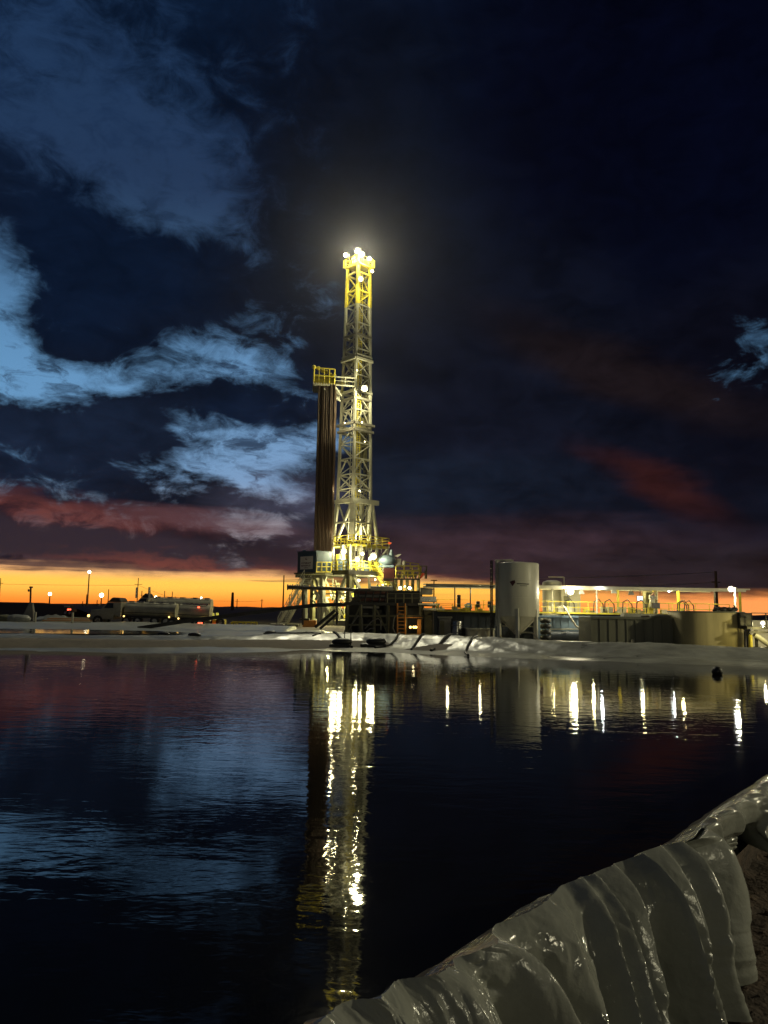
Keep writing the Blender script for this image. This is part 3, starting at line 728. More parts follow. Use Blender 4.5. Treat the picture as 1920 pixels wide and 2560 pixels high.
b = MB(); b.tube(rp(0.3, -0.4, zd), rp(0.3, -0.4, zd + 0.9), 0.5, n=16).box(rp(-1.3, 0.6, zd + 1.1), (1.3, 1.0, 2.2), R(43)); b.build("iron_roughneck", "yellow", floor)
b = MB(); b.tube(at(822, 1390, 98.6), at(821, 1420, 98.6), 0.16, n=10); b.build("standpipe", "bluegrey", rig)
for px, py, r, pw, D in ((859, 1379, 0.42, 1500, 96.2), (893, 1398, 0.36, 900, 95.0), (906, 1384, 0.26, 600, 95.0), (934, 1391, 0.46, 1500, 96.0), (925, 1397, 0.24, 300, 96)):
    flood(rig, at(px, py, D), (0.2 * (px > 890) - 0.1, -1, -0.35), r, 'lamp', pw * .4)
lamp_light(rp(-1, -1, zu + 1.6), 900, WARM, 0.5, rig, "rig_light"); lamp_light(rp(-2.3, 0.5, zd + 2.6), 350, WARM, 0.5, rig, "rig_light")
# substructure: corner posts, bracing, base beams, cellar gear
zl = zd - 0.55
def post(name, p, q, w, h, m='mast', par=rig):
    b = MB(); b.beam(p, q, w, h); return b.build(name, m, par)
for a, e in ((-3.6, -3.6), (3.6, -3.6), (3.6, 3.6), (-3.6, 3.6)): post("substructure_leg", rp(a, e, PAD), rp(a, e, zl), 0.55, 0.55, 'olive')
for a0, e0, a1, e1 in ((-3.6, 3.2, -3.6, -0.5), (-3.6, -3.2, -3.6, 0.6), (-3.0, -3.6, 0.4, -3.6), (3.0, -3.6, 0.2, -3.6)):
    post("slanted_leg", rp(a0, e0, zl), rp(a1, e1, PAD), 0.42, 0.42, 'mast')
b = MB()
for e in (-3.6, 0, 3.6): b.beam(rp(-3.6, e, PAD + 0.35), rp(3.6, e, PAD + 0.35), 0.5, 0.7); b.beam(rp(-3.6, e, 4.0), rp(3.6, e, 4.0), 0.2)
for a in (-3.6, 0, 3.6): b.beam(rp(a, -3.6, PAD + 0.3), rp(a, 3.6, PAD + 0.3), 0.5, 0.6); b.beam(rp(a, -3.6, 4.4), rp(a, 3.6, 4.4), 0.2)
for k in range(26):
    a, e = rng.uniform(-3.4, 3.4), rng.uniform(-3.4, 3.4); p = rp(a, e, rng.uniform(PAD, 4)); q = rp(a + rng.uniform(-1.6, 1.6), e + rng.uniform(-1.6, 1.6), rng.uniform(4, zl)); b.beam(p, q, rng.choice((0.09, 0.14, 0.2)))
b.build("base_frame", "mast", rig)
b = MB(); x = rp(0.3, -0.4, PAD)
b.lathe(x, [(0.5, 0), (0.5, 0.6), (0.75, 0.65), (0.75, 1.5), (0.45, 1.55), (0.45, 1.9), (0.7, 1.95), (0.7, 2.7), (0.4, 2.75), (0.4, 3.1), (0.8, 3.2), (0.85, 4.0), (0.5, 4.3), (0.3, 4.4), (0.3, 5.6)], 18)
b.beam(x + Vector((-1.5, 0, 1.1)), x + Vector((1.5, 0, 1.1)), 0.5); b.beam(x + Vector((-1.4, 0, 2.3)), x + Vector((1.4, 0, 2.3)), 0.45)
b.build("blowout_preventer", "yellow", rig)
for k in range(22):
    b = MB(); a, e, z = rng.uniform(-3.5, 3.2), rng.uniform(-3.8, 2), rng.uniform(1.0, 6.0)
    b.path([rp(a, e, z), rp(a + .5, e, z + .1), rp(a + .8, e + .2, z - .6), rp(a + .8, e + .3, z - 1.4 if z > 2.2 else PAD)], rng.choice((0.07, 0.1, 0.14))); b.build("pipework", "olive" if k % 3 else "mast", rig, True)
for px, py, r in ((897, 1451, 0.26), (880, 1447, 0.14), (862, 1474, 0.13), (938, 1449, 0.16), (846, 1510, 0.12), (957, 1462, 0.12)):
    flood(rig, at(px, py, 96.2), (0, -1, -0.2), r, 'lampsmall', 0)
for a, e, z, pw in ((-1.5, -1.8, 5.6, 650), (1.6, -2.0, 5.4, 650), (-2.6, 1.4, 4.2, 450), (0.2, -3.0, 2.2, 260), (1.5, 1.5, 3.5, 500)): lamp_light(rp(a, e, z), pw * 2.0, (1.0, 0.92, 0.40), 0.2, rig, "rig_light")
for k in range(34):
    a, e = rng.uniform(-3.6, 3.6), rng.choice((-3.75, -3.5, -1.8, 0.5)); z = rng.uniform(PAD + .5, zl - 1.2); L = rng.uniform(.8, 2.6)
    b = MB(); p = rp(a, e, z)
    q = p + (E1 * L * rng.choice((-1, 1)) if k % 3 == 0 else Vector((0, 0, L)) if k % 3 == 1 else E1 * L * .6 * rng.choice((-1, 1)) + Vector((0, 0, L * .8)))
    b.beam(p, q, rng.choice((.08, .12, .18))); b.build("brace", rng.choice(("mast", "olive", "yellow", "grey")), rig)
for a, e, w, hh in ((-2.2, -3.0, 1.0, 1.4), (2.3, -3.1, 1.2, 1.1), (-1.0, 2.4, 1.4, 1.8), (3.0, 0.0, 1.0, 2.0), (-3.0, -.5, .9, 1.2)):
    b = MB(); b.box(rp(a, e, PAD + .7 + hh / 2), (w, w * .8, hh), R(43)); b.build("accumulator_box", "olive", rig, bevel=.05)
# stairway from the pad up to the cabin landing
def stairs(parent, p, q, side, w, n, m):
    p, q, sd = Vector(p), Vector(q), Vector(side).normalized() * w / 2
    b = MB(); b.beam(p - sd, q - sd, 0.1, 0.32); b.beam(p + sd, q + sd, 0.1, 0.32)
    for k in range(n + 1):
        c = p.lerp(q, k / n); b.beam(c - sd, c + sd, 0.3, 0.05)
    o = b.build("stairway", m, parent)
    b = MB()
    for s in (-1, 1):
        for f in (0.55, 1.05): b.beam(p + sd * s + Vector((0, 0, f)), q + sd * s + Vector((0, 0, f)), 0.06)
        for k in range(0, n + 1, 4): c = p.lerp(q, k / n) + sd * s; b.beam(c, c + Vector((0, 0, 1.05)), 0.06)
    b.build("handrail", m, o); return o
stairs(rig, at(704, 1566, 93), at(770, 1446, 95), (0.62, 0.78, 0), 1.3, 24, 'mast')
stairs(rig, at(966, 1462, 97), at(928, 1405, 98), (0.6, -0.8, 0), 1.2, 14, 'yellow')
for px0, py0, px1, py1, w in ((762, 1442, 762, 1566, 0.5), (806, 1440, 806, 1562, 0.55), (771, 1445, 815, 1530, 0.35), (748, 1438, 775, 1462, 0.3), (815, 1440, 790, 1500, 0.3), (797, 1500, 797, 1560, 0.32), (775, 1495, 812, 1530, 0.16), (812, 1515, 840, 1565, 0.16)):
    post("cabin_support", at(px0, py0, 96), at(px1, py1, 96.3), w, w, 'mast')
b = MB(); b.beam(at(740, 1440, 95), at(830, 1443, 97), 0.6, 0.35); b.beam(at(742, 1440, 97), at(815, 1442, 98), 0.5, 0.3); b.build("cabin_girder", "olive", rig)
# landing in front of the cabin side
b = MB(); b.hexa([at(790, 1431, 93.5), at(828, 1431, 95.5), at(828, 1431, 97), at(790, 1431, 95), at(790, 1428, 93.5), at(828, 1428, 95.5), at(828, 1428, 97), at(790, 1428, 95)]); ld = b.build("landing", "yellow", rig)
b = MB(); b.rail([at(791, 1428, 93.5), at(828, 1428, 95.4)], 1.1, 0.06, 0.9); b.build("railing", "yellow", ld)
# machinery deck at the right of the floor
zr = zat(1447, 1010); b = MB()
b.hexa([at(958, 1450, 96), at(1050, 1450, 97), at(1050, 1450, 101), at(958, 1450, 101), at(958, 1446, 96), at(1050, 1446, 97), at(1050, 1446, 101), at(958, 1446, 101)])
md = b.build("machinery_deck", "steel", rig)
b = MB(); b.rail([at(990, 1437, 96.2), at(1050, 1437, 97), at(1052, 1437, 100)], 1.1, 0.07, 1.0); b.rail([at(990, 1446, 96), at(1048, 1446, 96.8)], 0.9, 0.05, 0.8); b.rail([at(1005, 1420, 98), at(1046, 1425, 98.5)], 0.8, 0.05, 1); b.build("railing", "yellow", md)
b = MB(); b.box(at(972, 1437, 97), (1.35, 1.3, 1.6)).tube(at(974, 1426, 97), at(974, 1422, 97), 0.6); b.build("engine_cover", "red", md, bevel=0.06)
b = MB(); b.ball(at(967, 1401, 97.5), 0.95, 10, (1.2, 1, 0.75)); b.tube(at(962, 1412, 97.5), at(962, 1430, 97.5), 0.5); b.box(at(966, 1416, 97.5), (1.9, 1.2, 0.25)); b.build("drawworks_drum", "bluegrey", md)
b = MB(); b.tube(at(978, 1395, 97.5), at(979, 1374, 97.5), 0.42, 0.1, 4); b.build("vent_hood", "bluegrey", md)
b = MB(); b.hexa([at(986, 1390, 97), at(994, 1393, 97), at(994, 1393, 98), at(986, 1390, 98), at(995, 1386, 97), at(1004, 1385, 97), at(1004, 1385, 98), at(995, 1386, 98)]); b.build("cover_plate", "mast", md)
b = MB(); b.tube(at(1010, 1414, 97.5), at(1010, 1402, 97.5), 0.28); b.box(at(996, 1407, 97.6), (0.7, 0.7, 1.0)); b.build("exhaust_silencer", "grey", md)
b = MB()
for k in range(9):
    px = 990 + k * 7; b.beam(at(px, 1446, 97.2), at(px + 3, 1425 + (k % 3) * 6, 97.2), 0.16)
b.box(at(1000, 1441, 97.2), (1.2, 0.8, 0.35)).box(at(1028, 1438, 97.2), (1.3, 0.8, 0.5)).box(at(1015, 1430, 97.6), (0.9, 0.8, 0.5)); b.build("winch_frame", "olive", md)
b = MB(); b.rail([at(1050, 1447, 97), at(1066, 1447, 97.3)], 1.6, 0.06, 0.8); b.beam(at(1063, 1447, 97.2), at(1063, 1426, 97.2), 0.09); b.build("flag_post", "olive", md)
for (p0, p1, p2, p3) in (((1049, 1445), (1055, 1432), (1062, 1434), (1052, 1446)), ((968, 1358), (973, 1355), (979, 1357), (974, 1361))):
    ps = [at(*p, 96.8) for p in (p0, p1, p2, p3)]; b = MB(); b.hexa(ps + [p + Vector((0.05, 0.08, 0.0)) for p in ps]); b.build("wind_flag", "brightred", rig)
# under the machinery deck: posts and brightly lit gaps
for k in range(7): post("deck_post", at(962 + k * 14, 1450, 98), at(960 + k * 14, 1560, 98), 0.3, 0.3, 'olive')
for k, (px, py) in enumerate(((1000, 1470), (1024, 1470), (1012, 1466))): flood(rig, at(px, py, 97.5), (0, -1, -0.1), 0.3 if k < 2 else 0.13, 'lampsmall', 0)
lamp_light(at(1012, 1500, 97), 400, (1.0, 0.88, 0.42), 0.3, rig, "rig_light")
# ------------------------------------------------------------------ stands of drill pipe racked beside the mast
zp0, zp1 = zd, zat(968, 812, 99)
px0, px1 = at(787, 1385, 98.4), at(832, 1385, 98.4)
proto = None
for r_ in range(5):
    for k in range(13):
        b = None
        x = px0.x + (px1.x - px0.x) * (k + (0.5 if r_ % 2 else 0)) / 13; y = 97.6 + r_ * 0.5
        if proto is None:
            b = MB(); L = zp1 - zp0
            b.v = []; b.f = []
            prof = [(0.085, 0)]
            for q in range(4):
                zz = L * q / 3
                prof += [(0.10, max(0.0, zz - 0.35)), (0.10, min(L, zz + 0.35)), (0.08, min(L, zz + 0.4))] if q < 3 else [(0.10, zz - 0.35), (0.10, L)]
            b.lathe((0, 0, 0), prof, 10)
            o = b.build("drill_pipe", "pipe", None, True); proto = o
        else:
            o = proto.copy(); C.objects.link(o)
        o.location = (x + rng.uniform(-.02, .02), y, zp0 + rng.uniform(-0.02, 0.02))
        ang = (CAM.x - x) * 0
        o.rotation_euler = (0, R(rng.uniform(-0.12, 0.12)), rng.uniform(0, 6))
        tag(o, "rusty drill pipe stand racked upright beside the mast under the yellow basket", "drill pipe", "drill pipe stands racked beside the mast")
# ------------------------------------------------------------------ dog house cabin with the sign
n0 = at(789, 1432, 94); ql, qr = E2, E1
dh = thing("doghouse", "dark blue metal cabin with a white sign, high at the rig's left", "cabin", (n0.x, n0.y, n0.z))
Ld, Wd, Hd = 3.75, 2.5, 2.62
def dp(a, e, z): return n0 + ql * a + qr * e + Vector((0, 0, z))
b = MB(); b.hexa([dp(0, 0, 0.12), dp(0, Wd, 0.12), dp(Ld, Wd, 0.12), dp(Ld, 0, 0.12), dp(0, 0, Hd), dp(0, Wd, Hd), dp(Ld, Wd, Hd), dp(Ld, 0, Hd)]); b.build("wall", "blue", dh, bevel=0.04)
b = MB(); b.hexa([dp(a, e, z) for z in (Hd + 0.003, Hd + 0.1) for a, e in ((-.08, -.08), (-.08, Wd + .08), (Ld + .08, Wd + .08), (Ld + .08, -.08))]); b.box(dp(Ld - .7, .5, Hd + .2), (.45, .45, .2)); b.build("roof", "blue", dh)
b = MB(); b.hexa([dp(a, e, z) for z in (-.1, .1) for a, e in ((-.1, -.1), (-.1, Wd + .1), (Ld + .5, Wd + .1), (Ld + .5, -.1))]); b.build("skid", "olive", dh)
b = MB(); b.hexa([dp(-.03, .15, .75), dp(-.03, Wd - .1, .75), dp(-.004, Wd - .1, .75), dp(-.004, .15, .75), dp(-.03, .15, Hd - .1), dp(-.03, Wd - .1, Hd - .1), dp(-.004, Wd - .1, Hd - .1), dp(-.004, .15, Hd - .1)]); b.build("side_panel", "blue", dh)
s0, s1, sz0, sz1 = .62, 3.1, .48, 2.08
b = MB(); b.hexa([dp(s1, -.05, sz0), dp(s0, -.05, sz0), dp(s0, -.004, sz0), dp(s1, -.004, sz0), dp(s1, -.05, sz1), dp(s0, -.05, sz1), dp(s0, -.004, sz1), dp(s1, -.004, sz1)]); sg = b.build("sign_board", "sign", dh)
b = MB(); rng2 = random.Random(5)
def bar(a0, a1, z0, z1): b.hexa([dp(a0, -.062, z0), dp(a1, -.062, z0), dp(a1, -.053, z0), dp(a0, -.053, z0), dp(a0, -.062, z1), dp(a1, -.062, z1), dp(a1, -.053, z1), dp(a0, -.053, z1)])
for z0, z1, a0, a1, nn in ((1.16, 1.34, 2.82, .95, 10), (0.84, 1.02, 2.82, .95, 11), (0.60, 0.71, 2.3, 1.4, 6)):
    st = (a0 - a1) / nn
    for k in range(nn):
        x0 = a0 - k * st; bar(x0, x0 - st * .3, z0, z1); bar(x0 - st * .3, x0 - st * .75, z0 + (z1 - z0) * rng2.choice((0, .4, .72)), z0 + (z1 - z0) * rng2.choice((.28, .62, 1)))
bar(2.05, 1.75, 1.85, 1.9); bar(2.05, 1.97, 1.62, 1.85); bar(1.97, 1.72, 1.70, 1.75); bar(1.8, 1.72, 1.58, 1.70)
b.build("lettering", "ink", sg)
# ------------------------------------------------------------------ mud system in front of and right of the rig
def P3(b, x0, y0, x1, y1, D, dep, rz=0): # box whose front spans the photo rectangle at distance D
    a, c = at(x0, y1, D), at(x1, y0, D); zt = at((x0 + x1) / 2, y0, D).z; zb = at((x0 + x1) / 2, y1, D).z
    cx = (a.x + c.x) / 2
    return b.box((cx, D + dep / 2, (zt + zb) / 2), (abs(c.x - a.x), dep, zt - zb), rz)
D0 = 63.0
sk = thing("shaker_skid", "dark two-deck mud cleaning skid with a tan ladder, in front of the rig's right side", "shaker skid", tuple(at(980, 1590, D0)))
for px in (868, 902, 936, 970, 1004 + 10, 1052, 1094):
    for dy in (0, 4.5):
        p = at(px, 1512, D0); b = MB(); b.beam((p.x, D0 + dy, PAD), (p.x, D0 + dy, p.z), 0.2); b.build("frame_post", "olive", sk)
b = MB()
for px0, px1, py in ((868, 1094, 1540), (868, 1094, 1586), (868, 970, 1562)): b.beam(at(px0, py, D0), at(px1, py, D0), 0.14)
b.beam(at(868, 1586, D0), at(902, 1512, D0), 0.12); b.beam(at(970, 1586, D0), at(936, 1512, D0), 0.12); b.beam(at(1052, 1550, D0), at(1090, 1512, D0), 0.14)
b.build("frame_rail", "olive", sk)
b = MB(); P3(b, 862, 1507, 1096, 1514, D0 - .1, 5.2); dk = b.build("deck", "steel", sk)
b = MB(); b.rail([at(968, 1507, D0), at(1050, 1507, D0)], 0.75, 0.035, 0.7); b.rail([at(870, 1507, D0), at(900, 1507, D0)], .4, .03, .7); b.build("railing", "olive", dk)
for k, (x0, x1, y0, y1) in enumerate(((880, 966, 1495, 1503), (888, 968, 1487, 1493), (885, 970, 1478, 1485), (895, 976, 1471, 1477))):
    b = MB(); P3(b, x0, y0, x1, y1, D0 + .2 + .15 * k, 2.2 - .2 * k); b.build("screen_tray", "grey" if k % 2 else "rust", sk, bevel=0.03)
b = MB(); b.tube(at(926, 1471, D0 + .6), at(982, 1472, D0 + .8), 0.19, n=12); b.build("duct", "mast", sk, True)
b = MB()
for px in (893, 912, 930, 948, 962): b.beam(at(px, 1506, D0 + .1), at(px + 4, 1478, D0 + .3), 0.09)
b.beam(at(870, 1509, D0), at(906, 1494, D0), .16); b.build("spring_mount", "steel", sk)
b = MB(); P3(b, 905, 1516, 948, 1521, D0 - .05, .3); P3(b, 908, 1534, 921, 1535.5, D0 - .05, .1); b.build("pipe_rack", "grey", sk)
b = MB()
for k in range(4): b.tube(at(876 + 22 * k, 1548, D0 + 1.5), at(876 + 22 * k, 1586, D0 + 1.5), 0.34, n=14)
b.build("pump_body", "black", sk)
b = MB(); P3(b, 906, 1525, 960, 1586, D0 + 1.9, 2.0); P3(b, 962, 1516, 992, 1588, D0 + .8, 3.0); P3(b, 1014, 1518, 1060, 1586, D0 + 2.4, 2.0); b.build("sand_trap", "steel", sk)
b = MB(); P3(b, 872, 1513, 1060, 1588, D0 + 4.0, .6); P3(b, 884, 1476, 1056, 1507, D0 + 2.6, 1.6); b.build("dark_backing", "steel", sk)  # dark boxes added so the lit rig behind does not show through
b = MB(); P3(b, 1060, 1527, 1097, 1588, D0 + .1, 3.2); b.build("trip_tank", "olive", sk, bevel=.03)
b = MB(); P3(b, 1046, 1508, 1100, 1513, D0 - .6, 3.5); P3(b, 1058, 1520, 1112, 1526, D0 - .8, 3.5); b.build("roof_sheet", "cream", sk)
b = MB(); P3(b, 1050, 1491, 1091, 1505, D0 - .2, 1.6); b.build("junction_box", "chrome", sk, bevel=.03)
b = MB(); P3(b, 1052, 1470, 1082, 1486, D0 + .4, 1.6); b.beam(at(1050, 1470, D0 + .3), at(1086, 1473, D0 + .3), .2, .1); b.build("hood", "grey", sk, bevel=.08)
b = MB(); b.ladder(at(1003, 1590, D0 - .35), at(1003, 1508, D0 - .35), 0.62, (1, 0, 0), .05, .28); b.build("ladder", "orange", sk)
b = MB(); P3(b, 1043, 1548, 1053, 1590, D0 - .3, .3); b.beam(at(1016, 1544, D0 - .2), at(1056, 1544, D0 - .2), .06); b.build("guard_post", "orange", sk)
for k, px in enumerate((1026, 1034.5, 1040)):
    b = MB(); b.tube(at(px, 1568, D0 - .3), at(px, 1568, D0 - .1), .13, n=10); h = b.build("work_lamp", "steel", sk)
    b = MB(); b.ball(at(px, 1568, D0 - .33), .1, 6); b.build("lens", "amber", h)
for pts in (((912, 1572), (930, 1553), (945, 1546), (952, 1552), (952, 1575)), ((914, 1580), (925, 1572), (938, 1570)), ((1072, 1545), (1086, 1558), (1100, 1566)), ((880, 1560), (895, 1540), (905, 1545), (907, 1580)), ((1000, 1530), (985, 1545), (982, 1570), (990, 1588))):
    b = MB(); b.path([at(x, y, D0 - .4) for x, y in pts], .05); b.build("hose", "grey", sk, True)
lamp_light(at(1035, 1560, D0 - .8), 12, (1, .8, .4), .1, sk, "work_light")
lamp_light(at(900, 1540, D0 + 6.5), 120, (1, .86, .45), .2, sk, "work_light")
# flow line and boom
o = MB(); o.path([at(720, 1468, 86), at(780, 1470, 86), at(860, 1473, 85), at(905, 1476, 80)], 0.2, 8)
fl = thing("flow_line", "thick dark pipe running level from beside the rig stairs to the mud skid", "pipe", tuple(at(800, 1470, 86)))
o.build("pipe", "steel", fl, True)
b = MB()
for k in range(7): b.tube(at(718 + k * 6, 1468, 86), at(721 + k * 6, 1468, 86), 0.34 - .05 * (k % 2), n=10)
b.build("flange", "steel", fl)
b = MB(); b.beam(at(757, 1472, 86), at(757, 1562, 86), .16); b.beam(at(842, 1474, 85), at(842, 1562, 85), .16); b.build("support", "steel", fl)
o = MB(); pts = [at(345, 1571, 67), at(470, 1552, 66.5), at(600, 1536, 66), at(700, 1523, 65.5), at(790, 1513, 65), at(872, 1511, 64.5)]
for p, q in zip(pts, pts[1:]): o.beam(p, q, 0.22, 0.32)
tag(o.build("transfer_boom", "steel"), "long dark steel boom sloping up from the left liner bank to the mud skid", "boom")
b = MB(); b.beam(at(788, 1568, 66), at(838, 1526, 66), .5, .25); b.beam(at(800, 1572, 65), at(846, 1532, 65), .3, .2)
tag(b.build("ramp_beam", "steel"), "short dark beam leaning up under the end of the long boom", "beam")
# stainless canister, steel box and pale skid at the foot of the shaker skid
def cyl(name, label, cat, px, py0, py1, rpx, D, m, prof=None, group=None):
    p0, p1 = at(px, py1, D), at(px, py0, D); r = rpx * D / FPX; L = p1.z - PAD
    t = thing(name, label, cat, (p0.x, D, PAD), group)
    b = MB(); b.lathe((p0.x, D, PAD), [(r, 0), (r, L * .93), (r * .96, L * .97), (r * .5, L)], 28); b.build("shell", m, t, True)
    return t, (p0.x, D, PAD, r, L)
t, (x, y, z, r, L) = cyl("chemical_drum", "upright dull stainless drum standing just right of the dark mud skid", "drum", 1142, 1551, 1592, 13, 60, "chrome")
b = MB(); b.lathe((x, y, z), [(r * 1.04, L * .3), (r * 1.04, L * .34)], 28); b.lathe((x, y, z), [(r * 1.04, L * .7), (r * 1.04, L * .74)], 28); b.build("hoop", "grey", t)
t = thing("pump_cabinet", "grey steel cabinet with a rounded cap between the mud skid and the stainless drum", "cabinet", tuple(at(1112, 1592, 60)))
b = MB(); P3(b, 1097, 1546, 1128, 1594, 60, 1.2); b.build("body", "grey", t, bevel=.05)
b = MB(); P3(b, 1095, 1541, 1131, 1546, 59.9, 1.4); b.build("lid", "mast", t, bevel=.04)
b = MB(); P3(b, 1100, 1552, 1111, 1590, 59.95, .06); b.build("door", "olive", t)
t = thing("pallet_crate", "low pale crate lying at the foot of the dark blue tank, left of the silo", "crate", tuple(at(1200, 1597, 59)))
b = MB(); P3(b, 1167, 1575, 1236, 1597, 59, 1.3); b.build("body", "cream", t, bevel=.04)
b = MB(); P3(b, 1165, 1571, 1238, 1575, 58.9, 1.5); b.build("lid", "mast", t, bevel=.02)
b = MB()
for px in (1172, 1190, 1212, 1230): P3(b, px, 1576, px + 4, 1596, 58.95, .05)
b.build("batten", "mast", t)
# blue tote and stack of pipes on the walkway behind
t = thing("plastic_tote", "pale blue plastic tote standing on the tank walkway left of the silo", "tote", tuple(at(1171, 1522, 62)))
b = MB(); P3(b, 1163, 1510, 1180, 1523, 62, .6); P3(b, 1167, 1507, 1176, 1510, 62.1, .3); b.build("body", "screen" if False else "bluegrey", t, bevel=.04)
b = MB(); P3(b, 1162, 1513, 1181, 1514.5, 61.95, .7); b.build("cage", "mast", t)
# ------------------------------------------------------------------ long row of mud tanks with walkway and canopy
def tank_box(name, label, x0, x1, y0, y1, D, dep, m, rib=None):
    t = thing(name, label, "mud tank", tuple(at((x0 + x1) / 2, y1, D)))
    a, c = at(x0, y0, D), at(x1, y0, D); zt = at((x0 + x1) / 2, y0, D).z
    b = MB(); b.box(((a.x + c.x) / 2, D + dep / 2, (zt + PAD) / 2 - .1), (c.x - a.x, dep, zt - PAD + .2)); b.build("wall", m, t, bevel=.03)
    b = MB(); b.beam((a.x - .05, D - .06, zt - .06), (c.x + .05, D - .06, zt - .06), .14, .16); b.build("rim", rib or m, t)
    n = max(3, int((c.x - a.x) / .55)); b = MB()
    for k in range(n + 1):
        x = a.x + (c.x - a.x) * k / n; b.box((x, D - .03, (zt + PAD) / 2 - .1), (.09, .06, zt - PAD - .1))
    b.build("stiffener", m, t)
    return t, a.x, c.x, zt
t1, xa, xb, zt1 = tank_box("mud_tank", "long dark navy mud tank between the stainless drum and the silo", 1086, 1330, 1531, 1600, 60.5, 2.6, "navy")
t2, xc, xd, zt2 = tank_box("mud_tank", "blue grey mud tank with a mid ledge, right behind the silo", 1345, 1560, 1540, 1606, 58.5, 2.6, "bluegrey")
b = MB(); b.beam(at(1372, 1573, 58.3), at(1482, 1573, 58.3), .12, .1); b.build("ledge", "mast", t2)
b = MB(); b.tube(at(1376, 1592, 58.0), at(1482, 1592, 58.0), .42, n=18); b.build("suction_manifold", "navy", t2, True)
tk, xe, xf, zt3 = tank_box("square_tank", "plain grey green square tank in front of the canopy, left of the rounded tan tank", 1478, 1722, 1543, 1622, 49.5, 3.2, "tank")
b = MB(); P3(b, 1578, 1598, 1586, 1618, 49.4, .08); b.build("valve_plate", "grey", tk)
b = MB(); b.tube(at(1632, 1616, 49.3), at(1632, 1616, 49.6), .12); b.build("drain_valve", "mast", tk)
b = MB(); b.box((xe + 3, 51, zt3 + .12), (1.1, .8, .22)); b.tube(at(1625, 1539, 50.0), at(1700, 1540, 50.0), .1, n=10); b.tube(at(1560, 1537, 51), at(1660, 1538, 51), .08, n=10); b.build("top_pipe", "mast", tk)
# walkway with yellow rails
wk = thing("walkway", "lit yellow walkway with hand rails along the top of the tank row", "walkway", tuple(at(1450, 1535, 60)))
zw = at(1450, 1533, 60).z
xl, xr = at(1095, 1530, 60).x, at(1862, 1530, 57).x
b = MB(); b.box(((xl + xr) / 2, 60.4, zw), (xr - xl, 2.0, .12)); b.build("deck_grating", "yellow", wk)
b = MB()
b.rail([(at(1370, 1530, 59.5).x, 59.5, zw), (xr, 59.5, zw)], .85, .022, 1.5); b.rail([(xl, 61.3, zw), (xr, 61.3, zw)], .9, .022, 1.9); b.rail([(xl, 59.6, zw), (at(1236, 1530, 59.6).x, 59.6, zw)], .55, .018, 1.2)
b.build("handrail", "yellow", wk)
rng = random.Random(11)
for k in range(46):
    b = MB(); x = rng.uniform(xl + .3, xr - .3); h = rng.choice((.15, .2, .3, .45)); b.box((x, rng.uniform(59.8, 61), zw + .07 + h / 2), (rng.uniform(.15, .6), .4, h)); b.build("valve_gear", rng.choice(("cream", "mast", "olive", "yellow")), wk)
for k in range(8):
    b = MB(); x = rng.uniform(xl + 8, xr - 2); b.path([(x, 59.55, zw + .1), (x + .05, 59.5, zw + .9), (x + .4, 59.5, zw + 1.1), (x + .75, 59.55, zw + .7), (x + .8, 59.6, zw + .1)], .045); b.build("hose_loop", "steel", wk, True)
for px, y0, y1 in ((1148, 1487, 1519), (1196, 1503, 1519), (1225, 1503, 1519)):
    b = MB(); P3(b, px - 5, y0, px + 4, y1, 60.2, .3); b.build("agitator_motor", "steel", wk, bevel=.04)
# canopy
cn = thing("canopy", "long flat lit canopy roof on posts over the tank walkway", "canopy", tuple(at(1600, 1535, 61)))
zc0 = at(1600, 1472, 60).z; xcl, xcr = at(1062, 1465, 60).x, at(1874, 1473, 57.5).x
b = MB(); b.hexa([(xcl, 58.6, zc0), (xcr, 57.4, zc0 - .05), (xcr - .8, 62.5, zc0 + .1), (xcl, 62.5, zc0 + .1), (xcl, 58.6, zc0 + .09), (xcr, 57.4, zc0 + .05), (xcr - .8, 62.5, zc0 + .2), (xcl, 62.5, zc0 + .2)]); b.build("roof", "cream", cn)
b = MB(); b.beam((xcl, 58.65, zc0 - .08), (xcr - .3, 57.5, zc0 - .12), .12, .14); b.beam((xcl, 62.3, zc0 - .05), (xcr - .9, 62.3, zc0 - .05), .12, .14)
for k in range(24): x = xcl + (xcr - xcl) * (k + .5) / 24; b.beam((x, 58.7, zc0 - .05), (x, 62.3, zc0), .07)
b.build("purlin", "cream", cn)
for px, D, w, m in ((1137, 60, .07, 'steel'), (1176, 60, .07, 'steel'), (1492, 59.4, .1, 'cream'), (1545, 61.5, .16, 'yellow'), (1641, 61.5, .18, 'cream'), (1696, 61.5, .2, 'yellow'), (1787, 61.5, .12, 'steel'), (1838, 58, .12, 'cream'), (1850, 58.4, .16, 'yellow'), (1380, 59.6, .12, 'cream'), (1252, 60, .07, 'steel')):
    x = at(px, 1500, D).x; b = MB(); b.beam((x, D, PAD if D < 59 else zw), (x, D, zc0 - .06), w); b.build("post", m, cn)
LW = (1.0, .92, .62)
flood(cn, at(1425, 1478, 58.4), (0.15, -1, -.35), .36, 'lamp', 420, LW)
flood(cn, at(1495, 1470, 58.3), (0.1, -1, -.3), .15, 'lampwhite', 60, (.9, .95, 1))
flood(cn, at(1672, 1478, 58.2), (0.1, -1, -.3), .09, 'lampwhite', 30, (.9, .95, 1))
flood(cn, at(1828, 1473, 52), (-0.15, -1, -.3), .2, 'lampwhite', 260, LW)
b = MB(); b.beam(at(1837, 1474, 52), (at(1837, 1474, 52).x, 52, PAD), .1); b.beam(at(1828, 1473, 52), at(1838, 1470, 52), .08); b.build("lamp_post", "cream", cn)
